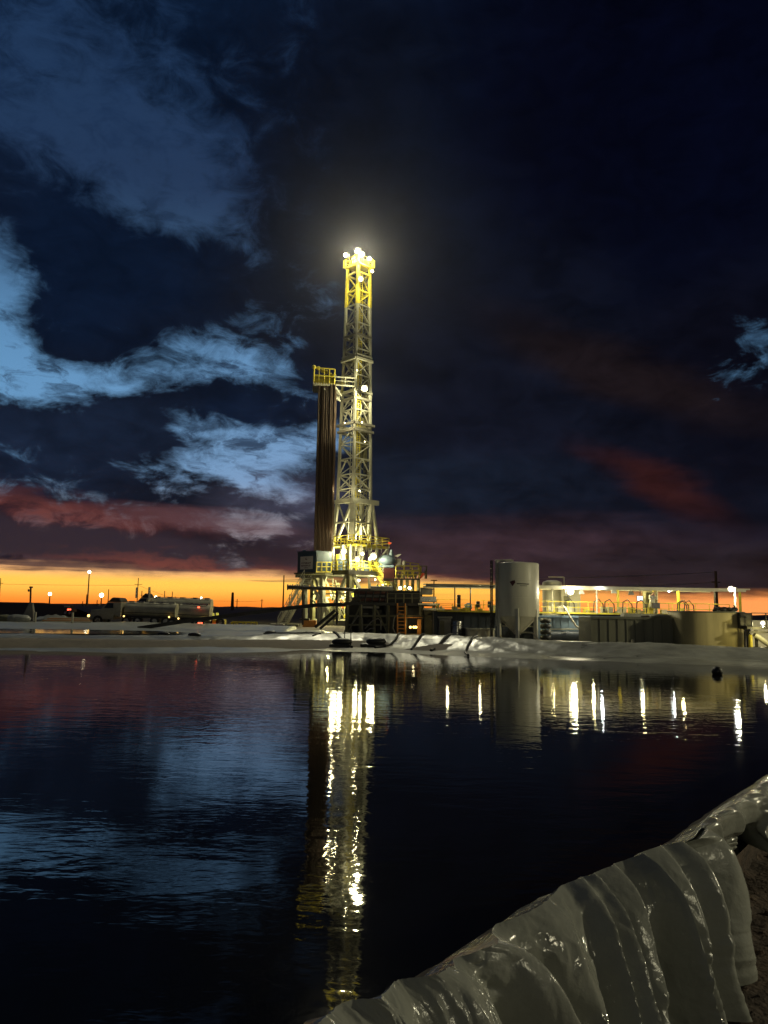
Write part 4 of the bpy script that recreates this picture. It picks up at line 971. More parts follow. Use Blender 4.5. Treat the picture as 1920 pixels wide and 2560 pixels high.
for px, py in ((1453, 1480), (1577, 1482), (1534, 1478)):
    b = MB(); p = at(px, py, 58.7); b.hexa([p + Vector(v) for v in ((-.22, -.15, -.16), (.22, -.15, -.16), (.18, .15, -.16), (-.18, .15, -.16), (-.12, -.1, .14), (.12, -.1, .14), (.1, .1, .14), (-.1, .1, .14))]); b.beam(p, p + Vector((0, 0, .3)), .05); b.build("hanging_lamp", "grey" if px != 1534 else "cream", cn)
for px in (1300, 1380, 1480, 1600, 1700, 1800): lamp_light((at(px, 1475, 60.6).x, 60.6, zc0 - .35), 110, (1, .86, .42), .1, cn, "canopy_light")
for px in (1120, 1200): lamp_light((at(px, 1475, 60.6).x, 60.6, zc0 - .35), 40, (1, .86, .5), .08, cn, "canopy_light")
# screen, control cabin door with the worker, switch box
t = thing("display_screen", "small bright white screen hanging under the canopy, left of the worker", "screen", tuple(at(1600, 1502, 60.3)))
b = MB(); P3(b, 1592.5, 1489.5, 1607.5, 1502.5, 60.35, .08); b.beam(at(1600, 1489, 60.4), at(1600, 1474, 60.4), .04); fb = b.build("case", "steel", t)
b = MB(); P3(b, 1593.5, 1490.5, 1606.5, 1501.5, 60.32, .02); b.build("display", "screen", t)
t = thing("control_booth", "narrow olive booth with an open front behind the worker under the canopy", "booth", tuple(at(1627, 1530, 61.2)))
b = MB(); P3(b, 1615, 1480, 1639, 1532, 61.2, .08); P3(b, 1613, 1478, 1640, 1481, 60.9, .6); P3(b, 1612.5, 1480, 1615, 1532, 60.9, .5); b.build("wall", "olive", t)
t = thing("switch_box", "dark steel box on a stand by the walkway rail, right of the worker", "box", tuple(at(1641, 1533, 59.4)))
b = MB(); P3(b, 1632.5, 1508, 1650, 1521, 59.3, .25); P3(b, 1631.5, 1507, 1651, 1508.5, 59.25, .32); b.build("case", "steel", t)
b = MB(); P3(b, 1640, 1521, 1642, 1534, 59.35, .06); b.build("stand", "steel", t)
# ------------------------------------------------------------------ worker
def person(px, py_foot, D, label, scale=1.0):
    f = at(px, py_foot, D); f.z = zw + .06
    root = thing("person", label, "person", tuple(f))
    J = [((0, 0, .92), .155), ((0.02, 0, 1.16), .145), ((.05, -.04, 1.40), .15), ((.09, -.06, 1.52), .07), ((.12, -.09, 1.60), .075), ((.13, -.10, 1.70), .085),
         ((-.10, 0, .88), .115), ((-.12, -.03, .48), .085), ((-.12, .02, .09), .06), ((-.13, -.13, .04), .05),
         ((.10, 0, .88), .115), ((.13, -.03, .48), .085), ((.13, .02, .09), .06), ((.13, -.13, .04), .05),
         ((-.15, -.03, 1.38), .085), ((-.24, -.12, 1.14), .06), ((-.22, -.33, 1.10), .045), ((-.21, -.42, 1.10), .04),
         ((.25, -.03, 1.37), .085), ((.33, -.08, 1.12), .06), ((.30, -.28, 1.02), .045), ((.29, -.37, 1.01), .04)]
    E = [(0, 1), (1, 2), (2, 3), (3, 4), (4, 5), (0, 6), (6, 7), (7, 8), (8, 9), (0, 10), (10, 11), (11, 12), (12, 13), (2, 14), (14, 15), (15, 16), (16, 17), (2, 18), (18, 19), (19, 20), (20, 21)]
    def skinned(name, idx, edges, m, fat=1.0):
        me = bpy.data.meshes.new(name); mp = {i: k for k, i in enumerate(idx)}
        me.from_pydata([Vector(J[i][0]) * scale for i in idx], [(mp[a], mp[c]) for a, c in edges], [])
        me.materials.append(M[m]); o = bpy.data.objects.new(name, me); C.objects.link(o); o.parent = root
        md = o.modifiers.new("skin", 'SKIN'); md.use_smooth_shade = True
        for k, i in enumerate(idx): me.skin_vertices[0].data[k].radius = (J[i][1] * fat * scale,) * 2
        me.skin_vertices[0].data[0].use_root = True
        s = o.modifiers.new("sub", 'SUBSURF'); s.levels = 1; s.render_levels = 2
        return o
    skinned("body", list(range(22)), E, "skin", .9)
    ci = [0, 1, 2, 6, 7, 8, 10, 11, 12, 14, 15, 16, 18, 19, 20]
    skinned("overalls", ci, [e for e in E if e[0] in ci and e[1] in ci], "overall", 1.12)
    b = MB(); h = f + Vector(J[5][0]) * scale
    b.lathe(h + Vector((0, 0, .02)), [(.155, 0), (.125, .012), (.12, .06), (.085, .11), (.03, .135)], 18); b.hexa([h + Vector(v) for v in ((-.07, -.22, .015), (.07, -.22, .015), (.09, -.09, .02), (-.09, -.09, .02), (-.07, -.22, .03), (.07, -.22, .03), (.09, -.09, .04), (-.09, -.09, .04))]); b.build("hard_hat", "yellow", root, True)
    b = MB()
    for s in (-1, 1):
        b.box(f + Vector((.12 * s, -.05, .05)), (.11, .28, .1))
    b.build("boots", "black", root)
    for s, q in ((-1, 17), (1, 21)):
        for k in range(5):
            p = f + Vector(J[q][0]) * scale + Vector((-.03 + .018 * k, 0, 0)); b = MB()
            L = (.05, .085, .095, .088, .07)[k]
            b.path([p, p + Vector((0, -L * .6, -.005)), p + Vector((0, -L, -.035))], .0095, 6); b.build("finger", "skin", root, True)
    return root
person(1631, 1533, 60.4, "worker in pale overalls and yellow hard hat on the walkway before the booth")
# ------------------------------------------------------------------ silo on legs with the red emblem
DS = 56.0; pc = at(1293.5, 1500, DS); rs = 53 * DS / FPX
zt, zbd, zcn = at(1293, 1409, DS).z, at(1293, 1541, DS).z, at(1293, 1586, DS).z
si = thing("silo", "big off-white silo on legs with a red emblem and a cone bottom", "silo", (pc.x, DS, PAD))
ctr = Vector((pc.x, DS, 0))
b = MB(); b.lathe(ctr, [(rs * .99, zbd), (rs, zbd + .03), (rs, zt - .08), (rs * .985, zt - .01), (rs * .96, zt + .02), (rs * .4, zt + .1), (.02, zt + .12)], 64); shell = b.build("shell", "white", si, True)
b = MB(); b.lathe(ctr, [(.25, zcn), (.3, zcn + .1), (rs * .95, zbd - .03), (rs * .97, zbd)], 48); b.build("cone", "white", si, True)
for z in (zbd + (zt - zbd) * .34, zbd + (zt - zbd) * .67):
    b = MB(); b.lathe(ctr, [(rs + .002, z - .03), (rs + .012, z), (rs + .002, z + .03)], 64); b.build("weld_seam", "white", shell, True)
b = MB(); b.lathe(ctr, [(.14, PAD + .5), (.14, zcn)], 16); b.build("outlet", "mast", si)
for k in range(6):
    a = R(60 * k + 20); p = ctr + Vector((math.cos(a), math.sin(a), 0)) * (rs * .97)
    b = MB(); b.beam((p.x, p.y, PAD - .3), (p.x, p.y, zbd + .55), .2, .2); b.box((p.x, p.y, PAD + .03), (.4, .4, .06)); b.build("leg", "white", si)
b = MB(); 
for k in range(6):
    a0, a1 = R(60 * k + 20), R(60 * k + 80); z = PAD + 1.0
    if k in (0, 1, 2): b.beam(ctr + Vector((math.cos(a0) * rs * .97, math.sin(a0) * rs * .97, z)), ctr + Vector((math.cos(a1) * rs * .97, math.sin(a1) * rs * .97, z)), .1)
b.build("cross_brace", "mast", si)
b = MB(); a = R(198); b.tube(ctr + Vector((math.cos(a) * (rs + .12), math.sin(a) * (rs + .12), PAD + 1)), ctr + Vector((math.cos(a) * (rs + .12), math.sin(a) * (rs + .12), zt + .12)), .09, n=12); b.beam(ctr + Vector((math.cos(a) * (rs + .1), math.sin(a) * (rs + .1), zt + .12)), ctr + Vector((-.5, -.3, zt + .22)), .16); b.build("fill_pipe", "mast", si)
b = MB(); a = R(184); rr = rs + .35; b.ladder(ctr + Vector((math.cos(a) * rr, math.sin(a) * rr, PAD)), ctr + Vector((math.cos(a) * rr, math.sin(a) * rr, zt + .2)), .5, (-math.sin(a), math.cos(a), 0), .035); b.build("ladder", "steel", si)
b = MB(); q = ctr + Vector((-rs + .1, -.2, zt + .1)); b.box(q + Vector((.1, 0, .1)), (.55, .6, .06)); b.box(q + Vector((.75, -.4, .06)), (.6, .4, .12)); b.build("top_hatch", "mast", si)
def wrap(px, py):                # point of the shell's front at a pixel
    d = ray(px, py); o = CAM; a = d.x ** 2 + d.y ** 2; bq = 2 * ((o.x - ctr.x) * d.x + (o.y - ctr.y) * d.y); cq = (o.x - ctr.x) ** 2 + (o.y - ctr.y) ** 2 - (rs + .006) ** 2
    t = (-bq - math.sqrt(max(0, bq * bq - 4 * a * cq))) / (2 * a); return o + d * t
def decal(poly): 
    ps = [wrap(*p) for p in poly]; c = sum(ps, Vector()) / len(ps); n = Vector((c.x - ctr.x, c.y - ctr.y, 0)).normalized() * .012
    k = len(ps); return ps + [p + n for p in ps], [tuple(range(k)), tuple(range(k, 2 * k))[::-1]] + [(i, (i + 1) % k, k + (i + 1) % k, k + i) for i in range(k)]
b = MB(); b.add(*decal([(1274, 1454.5), (1281, 1451.5), (1287.5, 1451), (1288.5, 1456), (1281.5, 1465.5)])); b.build("emblem", "red", shell)
b = MB(); b.add(*decal([(1280, 1451.6), (1287.5, 1450.5), (1288, 1454.6), (1276, 1455.2)])); b.build("emblem_band", "steel", shell)
b = MB(); rg = random.Random(2)
for y, x0, x1, h in ((1459, 1292.5, 1321.5, 2.4), (1464, 1300, 1317, 1.2)):
    x = x0
    while x < x1:
        w = rg.uniform(1.0, 1.7); yy = y + (x - x0) * .045
        b.add(*decal([(x, yy - h / 2), (x + w, yy - h / 2 + .05), (x + w, yy + h / 2), (x, yy + h / 2)])); x += w + .5
b.build("lettering", "steel", shell)
b = MB(); b.path([at(1303, 1583, DS - .5), at(1312, 1581, DS - 1), at(1330, 1582, DS - 1.4), at(1342, 1592, DS - 1.6), at(1350, 1608, DS - 1.8)], .06); tag(b.build("hose", "cream", None, True), "pale hose curving down from the silo's cone to the liner", "hose")
b = MB(); b.path([at(1405, 1514, 58.8), at(1412, 1518, 58.2), at(1424, 1540, 57.6), at(1440, 1565, 57.3), at(1458, 1577, 57.2), at(1480, 1579, 57.2)], .07); tag(b.build("hose", "cream", None, True), "pale hose drooping from the yellow walkway across the blue grey tank", "hose")
t = thing("hose_reel_stack", "stack of dark coiled hoses between the silo's right legs and the blue grey tank", "hose stack", tuple(at(1364, 1600, 57)))
for k in range(4):
    b = MB(); c = at(1364, 1552 + 14 * k, 57); n = 20
    b.path([c + Vector((.28 * math.cos(2 * math.pi * i / n), .28 * math.sin(2 * math.pi * i / n), .05 * math.sin(i))) for i in range(n + 1)], .14); b.build("coil", "black", t, True)
b = MB(); p = at(1364, 1545, 57); b.beam((p.x, 57, PAD), (p.x, 57, p.z), .1); b.build("post", "grey", t)
# tank and shed behind the canopy
t, (x, y, z, r, L) = cyl("storage_tank", "pale upright tank with a domed top behind the canopy, right of the silo", "storage tank", 1381, 1451, 1530, 24, 65, "white")
b = MB(); b.beam((x - r * .6, y - r, z + L + .25), (x + r, y - r, z + L + .25), .08); b.beam((x + r, y - r, z), (x + r, y - r, z + L + .25), .08); b.build("vent_pipe", "cream", t)
t = thing("equipment_shed", "pale grey green shed behind the brightest canopy lamp", "shed", tuple(at(1427, 1530, 63.5)))
b = MB(); P3(b, 1404, 1472, 1451, 1531, 63.5, 2.4); b.build("wall", "cream", t)
b = MB(); P3(b, 1402, 1469, 1453, 1472, 63.3, 2.8); b.build("roof", "grey", t)
b = MB(); P3(b, 1410, 1490, 1424, 1531, 63.45, .05); b.build("door", "olive", t)
# ------------------------------------------------------------------ rounded tan tank and the gear at the right edge
DT = 47.5; pl, pr = at(1712, 1560, DT), at(1880, 1560, DT); ztn = at(1790, 1530, DT).z
t = thing("rounded_tank", "open tan steel tank with rounded ends at the right, lit yellow on one side", "tank", ((pl.x + pr.x) / 2, DT + 1.9, PAD))
cx, hwid, ry = (pl.x + pr.x) / 2, (pr.x - pl.x) / 2, 1.9
def oval(s, z): 
    out = []
    for k in range(64):
        a = 2 * math.pi * k / 64; ca, sa = math.cos(a), math.sin(a); e = .55
        out.append(Vector((cx + hwid * s * math.copysign(abs(ca) ** e, ca), DT + ry + ry * s * math.copysign(abs(sa) ** e, sa), z)))
    return out
b = MB(); rings = [oval(1, PAD - .2), oval(1, ztn - .02), oval(.97, ztn - .02), oval(.97, PAD + .3)]
for r_ in rings: b.v += r_
b.f = [(i * 64 + k, i * 64 + (k + 1) % 64, (i + 1) * 64 + (k + 1) % 64, (i + 1) * 64 + k) for i in range(3) for k in range(64)] + [tuple(range(192, 256))]
b.build("shell", "tan", t, True)
b = MB(); rim = oval(1.005, ztn); b.path(rim + rim[:1], .045, 6); b.build("rim", "tank", t, True)
b = MB(); P3(b, 1851, 1532, 1880, 1572, DT - .25, .9); P3(b, 1850, 1541, 1868, 1566, DT - .4, .3); b.build("control_box", "steel", t, bevel=.05)
b = MB(); b.beam(at(1861, 1572, DT - .3), at(1863, 1632, DT - .3), .07); b.beam(at(1868, 1572, DT - .3), at(1870, 1632, DT - .3), .07); b.beam(at(1862, 1616, DT - .3), at(1870, 1620, DT - .3), .06); b.build("downpipe", "black", t)
b = MB(); rg = random.Random(4); pts = []
for k in range(26):
    p = at(1788 + 1.9 * k, 1527 - rg.uniform(0, 5), DT + .3 + rg.uniform(-.15, .15)); b.ball(p, rg.uniform(.10, .19), 5, (1.3, 1, .8))
b.path([at(1790, 1522, DT + .3), at(1786, 1517, DT + .3)], .06); b.path([at(1833, 1522, DT + .3), at(1837, 1516, DT + .3), at(1834, 1513, DT + .3)], .05)
tag(b.build("tarpaulin", "black", None, True), "crumpled black tarpaulin heaped on the rim of the rounded tan tank", "tarpaulin")
cw = thing("catwalk", "dark raised catwalk with a thin hand rail to the right of the tan tank", "catwalk", tuple(at(1900, 1632, 47)))
b = MB(); P3(b, 1868, 1568, 2060, 1574, 46.6, 1.2); P3(b, 1874, 1580, 2060, 1584, 46.6, .3); b.build("deck_beam", "steel", cw)
b = MB(); b.rail([at(1880, 1568, 46.7), at(2060, 1571, 46.7)], .85, .03, .9, ()); b.build("handrail", "steel", cw)
b = MB(); P3(b, 1905, 1620, 2060, 1632, 46.4, 1.0); P3(b, 1890, 1575, 1894, 1628, 46.9, .1); b.build("support", "steel", cw)
b = MB(); b.tube(at(1886, 1586, 46.8), at(1925, 1614, 46.8), .16, n=12); b.tube(at(1925, 1614, 46.8), at(1935, 1606, 46.8), .16, n=12); b.build("discharge_chute", "mast", cw)
flood(cw, at(1907, 1558, 48.6), (-.5, -1, -.15), .15, 'lampwhite', 55, (1, .9, .5))
b = MB(); P3(b, 1882, 1552, 2060, 1632, 50.5, .2); b.build("back_panel", "cream", cw)
t = thing("bollard", "round-topped yellow bollard standing at the foot of the dark catwalk", "bollard", tuple(at(1878, 1632, 46.9)))
p = at(1877.5, 1630, 46.9); zb = at(1877, 1586, 46.9).z; b = MB(); b.lathe((p.x, 46.9, 0), [(.12, PAD), (.12, zb - .1), (.09, zb - .03), (.02, zb)], 18); b.build("post", "yellow", t, True)
lamp_light(at(1930, 1575, 45.6), 90, (1.0, .85, .3), .2, cw, "catwalk_light")
# ball float on the water
p = on(1793, 1686, 0); t = thing("float_ball", "black ball float lying on the water below the tan tank", "float", (p.x, p.y, 0))
b = MB(); b.ball((p.x, p.y, .12), .225, 14); b.build("ball", "black", t, True); b = MB(); b.lathe((p.x, p.y, .12), [(.228, -.02), (.234, 0), (.228, .02)], 28); b.build("seam", "steel", t)
# ------------------------------------------------------------------ black hoses and pumps lying on the far bank
def bank_pt(x, t, lift=.07): q = far_fn(x, t); return Vector((q[0], q[1], q[2] + lift))
def bxx(px): return on(px, 1620, .4).x
for k, (label, a, c, r) in enumerate((("black hose lying over the bank below the dark skid's left end", (800, .62, 868, .2), (835, .4), .09),
        ("black hose running down the bank right of the pump raft", (1010, .7, 935, .22), (985, .4), .08),
        ("black hose slanting down the bank below the tan ladder", (1075, .62, 1035, .25), (1050, .42), .08),
        ("black hose slanting down the bank below the stainless drum", (1148, .64, 1085, .25), (1110, .42), .09),
        ("long black hose lying down the bank left of the silo", (1215, .66, 1165, .1), (1175, .36), .08),
        ("thin dark cable lying across the sheet left of the rig stairs", (520, .34, 770, .42), (650, .37), .05),
        ("dark hose trailing along the bank crest under the tilted boom", (560, .66, 760, .58), (650, .63), .06),
        ("thin dark hose looped on the bank crest below the red bin", (735, .52, 690, .72), (748, .62), .05))):
    x0, t0, x1, t1 = a; n = 16; pts = []
    for i in range(n + 1):
        f = i / n; g = 4 * f * (1 - f); x = x0 + (x1 - x0) * f; t = t0 + (t1 - t0) * f
        x += (c[0] - (x0 + x1) / 2) * g; t += (c[1] - (t0 + t1) / 2) * g
        pts.append(bank_pt(bxx(x), t, r * .6))
    b = MB(); b.path(pts, r); tag(b.build("hose", "black", None, True), label, "hose")
for lab, x0, x1, t0 in (("low black pump raft resting on the sheet at the water's edge below the rig", 800, 862, .24), ("larger black pump float with a hump, on the sheet right of the low raft", 892, 968, .27)):
    c = bank_pt(bxx((x0 + x1) / 2), t0, .1); w = bxx(x1) - bxx(x0)
    t = thing("pump_float", lab, "pump float", tuple(c)); b = MB()
    b.box(c, (w, .9, .26)); b.build("pontoon", "black", t, bevel=.1)
    b = MB(); b.ball(c + Vector((w * .1, 0, .25)), .42, 8, (1.6, 1, .6)); b.tube(c + Vector((w * .3, 0, .2)), c + Vector((w * .45, 0, .35)), .14); b.build("pump_head", "black", t, True)
    if x0 == 800:
        b = MB(); b.beam(c + Vector((.3, 0, 0)), c + Vector((.3, 0, 1.0)), .05); b.beam(c + Vector((.7, .1, 0)), c + Vector((.7, .1, 1.1)), .05); b.beam(c + Vector((.2, 0, .8)), c + Vector((.8, .1, .85)), .05); b.build("frame", "steel", t)
for k, (px, t0) in enumerate(((210, .66), (355, .62), (580, .67))):
    c = bank_pt(bxx(px), t0, .06); b = MB(); b.ball(c, .3, 7, (1.5, .8, .5)); tag(b.build("sandbag", "black", None, True), "dark sandbag holding down the sheet on the left bank crest", "sandbag", "sandbags on the left bank crest")
# ------------------------------------------------------------------ trucks, poles and lights beyond the pad on the left
def wheel(parent, c, r, w, axis=Vector((0, 1, 0))):
    c = Vector(c); b = MB(); b.tube(c - axis * w / 2, c + axis * w / 2, r, n=20); o = b.build("wheel", "black", parent, True)
    b = MB(); b.tube(c - axis * (w / 2 + .02), c + axis * (w / 2 + .02), r * .55, n=14); b.build("rim", "chrome", o)
def tanker(label, x0, D, Lc, Lt, cab=True, sleeper=True, zoff=0.0):
    z = PAD + zoff
    t = thing("tank_truck", label, "tank truck", (x0, D, z)); V = lambda x, y, q: (x0 + x, D + y, z + q)
    if cab:
        b = MB(); b.hexa([V(0, -1.2, .6), V(Lc, -1.2, .6), V(Lc, 1.2, .6), V(0, 1.2, .6), V(.12, -1.1, 1.55), V(Lc, -1.2, 1.75), V(Lc, 1.2, 1.75), V(.12, 1.1, 1.55)]); b.build("hood", "dusty", t, bevel=.06)
        b = MB(); b.hexa([V(1.1, -1.2, 1.6), V(Lc + .7, -1.2, .8), V(Lc + .7, 1.2, .8), V(1.1, 1.2, 1.6), V(1.75, -1.12, 2.35), V(Lc + .7, -1.12, 2.35), V(Lc + .7, 1.12, 2.35), V(1.75, 1.12, 2.35)]); cb = b.build("cab", "dusty", t, bevel=.08)
        b = MB(); b.hexa([V(1.75, -1.12, 2.36), V(Lc + .7, -1.12, 2.36), V(Lc + .7, 1.12, 2.36), V(1.75, 1.12, 2.36), V(2.2, -1.0, 2.85), V(Lc + .45, -1.0, 2.8), V(Lc + .45, 1.0, 2.8), V(2.2, 1.0, 2.85)]); b.build("roof_cap", "steel", cb, bevel=.1)
        b = MB(); b.hexa([V(1.5, -1.22, 1.75), V(2.4, -1.22, 1.75), V(2.4, -1.19, 1.75), V(1.5, -1.19, 1.75), V(1.8, -1.2, 2.25), V(2.4, -1.2, 2.25), V(2.4, -1.16, 2.25), V(1.8, -1.16, 2.25)]); b.build("side_window", "glass", cb)
        b = MB(); b.box(V(-.1, 0, .6), (.25, 2.4, .35)); b.build("bumper", "chrome", t)
        b = MB(); b.ball(V(-.12, -.95, .95), .13, 6); b.build("headlight", "amber", t)
        wheel(t, V(.9, -1.05, .5), .5, .3); wheel(t, V(.9, 1.05, .5), .5, .3)
    xs = Lc + .9
    b = MB(); b.tube(V(xs, 0, 1.6), V(xs + Lt, 0, 1.5), .82, n=26); b.build("tank", "dusty", t, True)
    b = MB(); b.beam(V(xs - .6, -.9, .95), V(xs + Lt, -.9, .85), .22); b.beam(V(xs - .6, .9, .95), V(xs + Lt, .9, .85), .22); b.beam(V(xs, -1.0, 1.35), V(xs + Lt, -1.0, 1.28), .07); b.build("chassis", "steel", t)
    b = MB(); b.beam(V(xs + .2, -.4, 2.46), V(xs + Lt - .2, -.4, 2.36), .06); 
    for k in range(5): b.box(V(xs + .5 + (Lt - 1) * k / 4, 0, 2.45 - .02 * k), (.5, .5, .14))
    b.build("walkway_rail", "chrome", t)
    for k in range(4):
        x = xs + Lt - .8 - 1.15 * (k % 2) - (Lt * .55 if k > 1 else 0); wheel(t, V(x, -1.0, .48), .48, .35)
    for k in range(2):
        b = MB(); b.ball(V(xs + .1 + (Lt - .6) * k, -1.08, .95), .08, 5); b.build("marker_lamp", "amber", t)
    return t, V, xs
p = at(232, 1560, 80)
tr, V, xs = tanker("dusty tanker truck with a dark cab roof, parked leftmost in the row of trucks", p.x, 80, 2.5, 5.2)
t2, V2, xs2 = tanker("tanker truck with a pale rounded sleeper cab, parked behind the leftmost tanker", at(312, 1560, 84).x, 84.5, 1.9, 6.4, zoff=.55)
b = MB(); b.tube(V2(2.6, -1.0, 2.3), V2(2.6, -1.0, 3.5), .12); b.tube(V2(1.2, -.9, 2.3), V2(1.2, -.9, 3.45), .1); b.build("exhaust_stack", "chrome", t2)
t3, V3, xs3 = tanker("short silver tank trailer with red tail lamps, parked under the sloping boom", at(420, 1566, 79).x, 79, .3, 3.1, cab=False, zoff=-.12)
for dx, dz in ((3.6, .62), (3.85, .62), (3.5, 2.2)):
    b = MB(); b.box(V3(xs3 - 1.4 + dx, -1.15, dz - .1), (.2, .1, .16)); b.build("tail_lamp", "tail", t3)
t = thing("frac_tank_row", "row of pale upright tank cylinders behind the tanker trucks", "tank row", tuple(at(400, 1520, 92)))
for k in range(4):
    q = at(386 + 10.5 * k, 1520, 92); b = MB(); b.lathe((q.x, 92, 0), [(.26, PAD), (.26, at(386, 1498, 92).z), (.2, at(386, 1496, 92).z)], 16); b.build("cylinder", "olive" if k % 3 == 2 else "cream", t, True)
b = MB(); b.beam(at(380, 1497, 91.8), at(424, 1498, 91.8), .08); b.build("top_rail", "grey", t)
# yellow machine with lit panels, lattice frame, red bin
t = thing("service_truck", "yellow service truck with two lit slanted panels and red tail lamps", "service truck", tuple(at(540, 1566, 82)))
b = MB(); P3(b, 524, 1549, 556, 1563, 82, 2.2); b.build("body", "yellow", t, bevel=.06)
b = MB(); P3(b, 520, 1533, 530, 1552, 82.4, 1.6); b.build("cab", "grey", t, bevel=.05)
for k in (0, 1):
    b = MB(); x = 530 + 10 * k; q = [at(x, 1543, 81.8), at(x + 7, 1543, 81.8), at(x + 6 - 3 * (1 - k), 1532, 81.8), at(x - 1 + 1 * k, 1532, 81.8)]; b.hexa(q[:2] + [v + Vector((0, .1, 0)) for v in q[1::-1]] + [q[3], q[2], q[2] + Vector((0, .1, 0)), q[3] + Vector((0, .1, 0))]); b.build("glowing_panel", "panel_glow", t)
for px in (530, 535.5, 541): b = MB(); P3(b, px, 1562, px + 4, 1567, 81.7, .1); b.build("tail_lamp", "tail", t)
wheel(t, (at(520, 1568, 82).x, 82, PAD + .45), .45, .4); wheel(t, (at(550, 1568, 82).x, 82, PAD + .45), .45, .4)
t = thing("lattice_frame", "low yellow lattice frame lying on the pad behind the sloping boom", "steel frame", tuple(at(610, 1570, 84)))
b = MB(); b.beam(at(580, 1555, 84), at(642, 1556, 84), .16); b.beam(at(580, 1567, 84), at(642, 1568, 84), .16)
for k in range(6): x = 580 + 10.3 * k; b.beam(at(x, 1555 if k % 2 else 1567, 84), at(x + 10.3, 1567 if k % 2 else 1555, 84), .09)
b.beam(at(580, 1555, 84), at(580, 1568, 84), .14); b.beam(at(642, 1555, 84), at(642, 1568, 84), .14); b.build("lattice", "yellow", t)
t = thing("steel_bin", "dark red steel bin standing left of the rig stairs", "bin", tuple(at(693, 1578, 76)))
b = MB(); P3(b, 675, 1562, 707, 1579, 76, 1.3); b.build("body", "red", t, bevel=.04); b = MB(); P3(b, 674, 1560, 708, 1562, 75.9, 1.5); b.build("rim", "cream", t)
t = thing("equipment_trailer", "small trailer with one visible wheel at the foot of the rig stairs", "trailer", tuple(at(728, 1580, 78)))
b = MB(); P3(b, 712, 1561, 745, 1567, 78, 1.6); b.build("bed", "olive", t); wheel(t, (at(726, 1575, 77.8).x, 77.8, at(726, 1574, 77.8).z), .42, .3)
t = thing("generator_box", "orange box standing among the rig's left legs", "generator", tuple(at(772, 1568, 88)))
b = MB(); P3(b, 756, 1551, 790, 1568, 88, 1.4); b.build("body", "orange", t, bevel=.04); b = MB(); P3(b, 748, 1546, 772, 1551, 87.8, 1.6); b.build("lid", "steel", t)
# pale pipes, posts and heaped sheet at the far left
for k, (px, y0, y1) in enumerate(((87.5, 1530, 1554), (180.5, 1531, 1557))):
    b = MB(); p = at(px, y1, 72); b.tube((p.x, 72, PAD - .1), (p.x, 72, at(px, y0, 72).z), .1, n=10); tag(b.build("marker_post", "cream", None, True), "white marker post %s" % ("beside the lit lamp mast at the far left" if k == 0 else "standing in front of the stacked pale pipes"), "post")
t = thing("pipe_stack", "low stack of long pale pipes left of the tanker trucks", "pipe stack", tuple(at(205, 1556, 74)))
for k in range(5):
    b = MB(); b.tube(at(100 + 6 * k, 1554 - 2.3 * k, 74 + .1 * k), at(228 - 2 * k, 1555 - 2.3 * k, 74 + .1 * k), .06, n=8); b.build("pipe", "orange" if k % 2 else "cream", t, True)
b = MB(); pts = [(x, 1546 - 9 * math.sin(math.pi * (x - 84) / 84) ** 0.6 - 1.5 * math.sin(x * .3)) for x in range(84, 169, 4)]
for i, (x, y) in enumerate(pts):
    lo_, hi = at(x, 1549, 76), at(x, y, 76); b.v += [lo_, hi + Vector((0, .8, 0)), Vector((lo_.x, 80, PAD))]
b.f = [(i * 3 + k, i * 3 + 3 + k, i * 3 + 4 + k, i * 3 + 1 + k) for i in range(len(pts) - 1) for k in (0, 1)]
tag(b.build("liner_heap", "farliner", None, True), "low heap of pale liner sheet behind the white marker posts", "sheet heap")
for k, px in enumerate((14, 34, 52)):
    c = at(px, 1548, 72); b = MB(); b.ball(c, .62, 10, (1.5 if k else 1.9, 1, .72))
    for v in b.v: v += Vector((0, 0, .12 * mn.noise(v * 2.2)))
    tag(b.build("rolled_sheet", "farliner" if k else "olive", None, True), ("dark olive roll of sheet at the far left edge of the pad", "pale roll of sheet beside the dark olive one", "pale roll of sheet nearest the lit lamp mast")[k], "sheet roll")
lm = thing("light_mast_trailer", "trailer light mast with an unlit head and a pale base shaped like a cone of glow at the far left", "light mast", tuple(at(74, 1553, 75)))
b = MB(); b.tube(at(74.5, 1552, 75), at(77, 1468, 75), .09, n=8); b.build("mast", "wood", lm)
b = MB(); p = at(74, 1552, 75); b.hexa([p + Vector(v) for v in ((-.7, -.4, 0), (.5, -.4, 0), (.5, .4, 0), (-.7, .4, 0), (-.12, -.1, 1.75), (.2, -.1, 1.75), (.2, .1, 1.75), (-.12, .1, 1.75))]); b.build("base", "grey", lm)  # tapered solid stands for the grey cone of glow at the foot
b = MB(); P3(b, 73, 1466, 79, 1470, 75, .3); P3(b, 69, 1473, 72, 1479, 75, .2); b.build("lamp_head", "steel", lm)
# pick-up with red lamps by the dark berm
t = thing("pickup_truck", "distant pick-up with red tail lamps in front of the dark earth berm", "pick-up", tuple(at(172, 1534, 100)))
b = MB(); P3(b, 160, 1521, 178, 1530, 100, 2); P3(b, 163, 1515, 174, 1521, 100.2, 1.6); b.build("body", "steel", t, bevel=.1)
for px in (168, 173): b = MB(); P3(b, px, 1522, px + 4, 1526, 99.9, .1); b.build("tail_lamp", "tail", t)
b = MB(); P3(b, 160, 1514.5, 174, 1518, 99.9, .1); b.build("windscreen", "lampsmall" if False else "cream", t)
wheel(t, at(164, 1532, 100), .35, .3); wheel(t, at(175, 1532, 100), .35, .3)
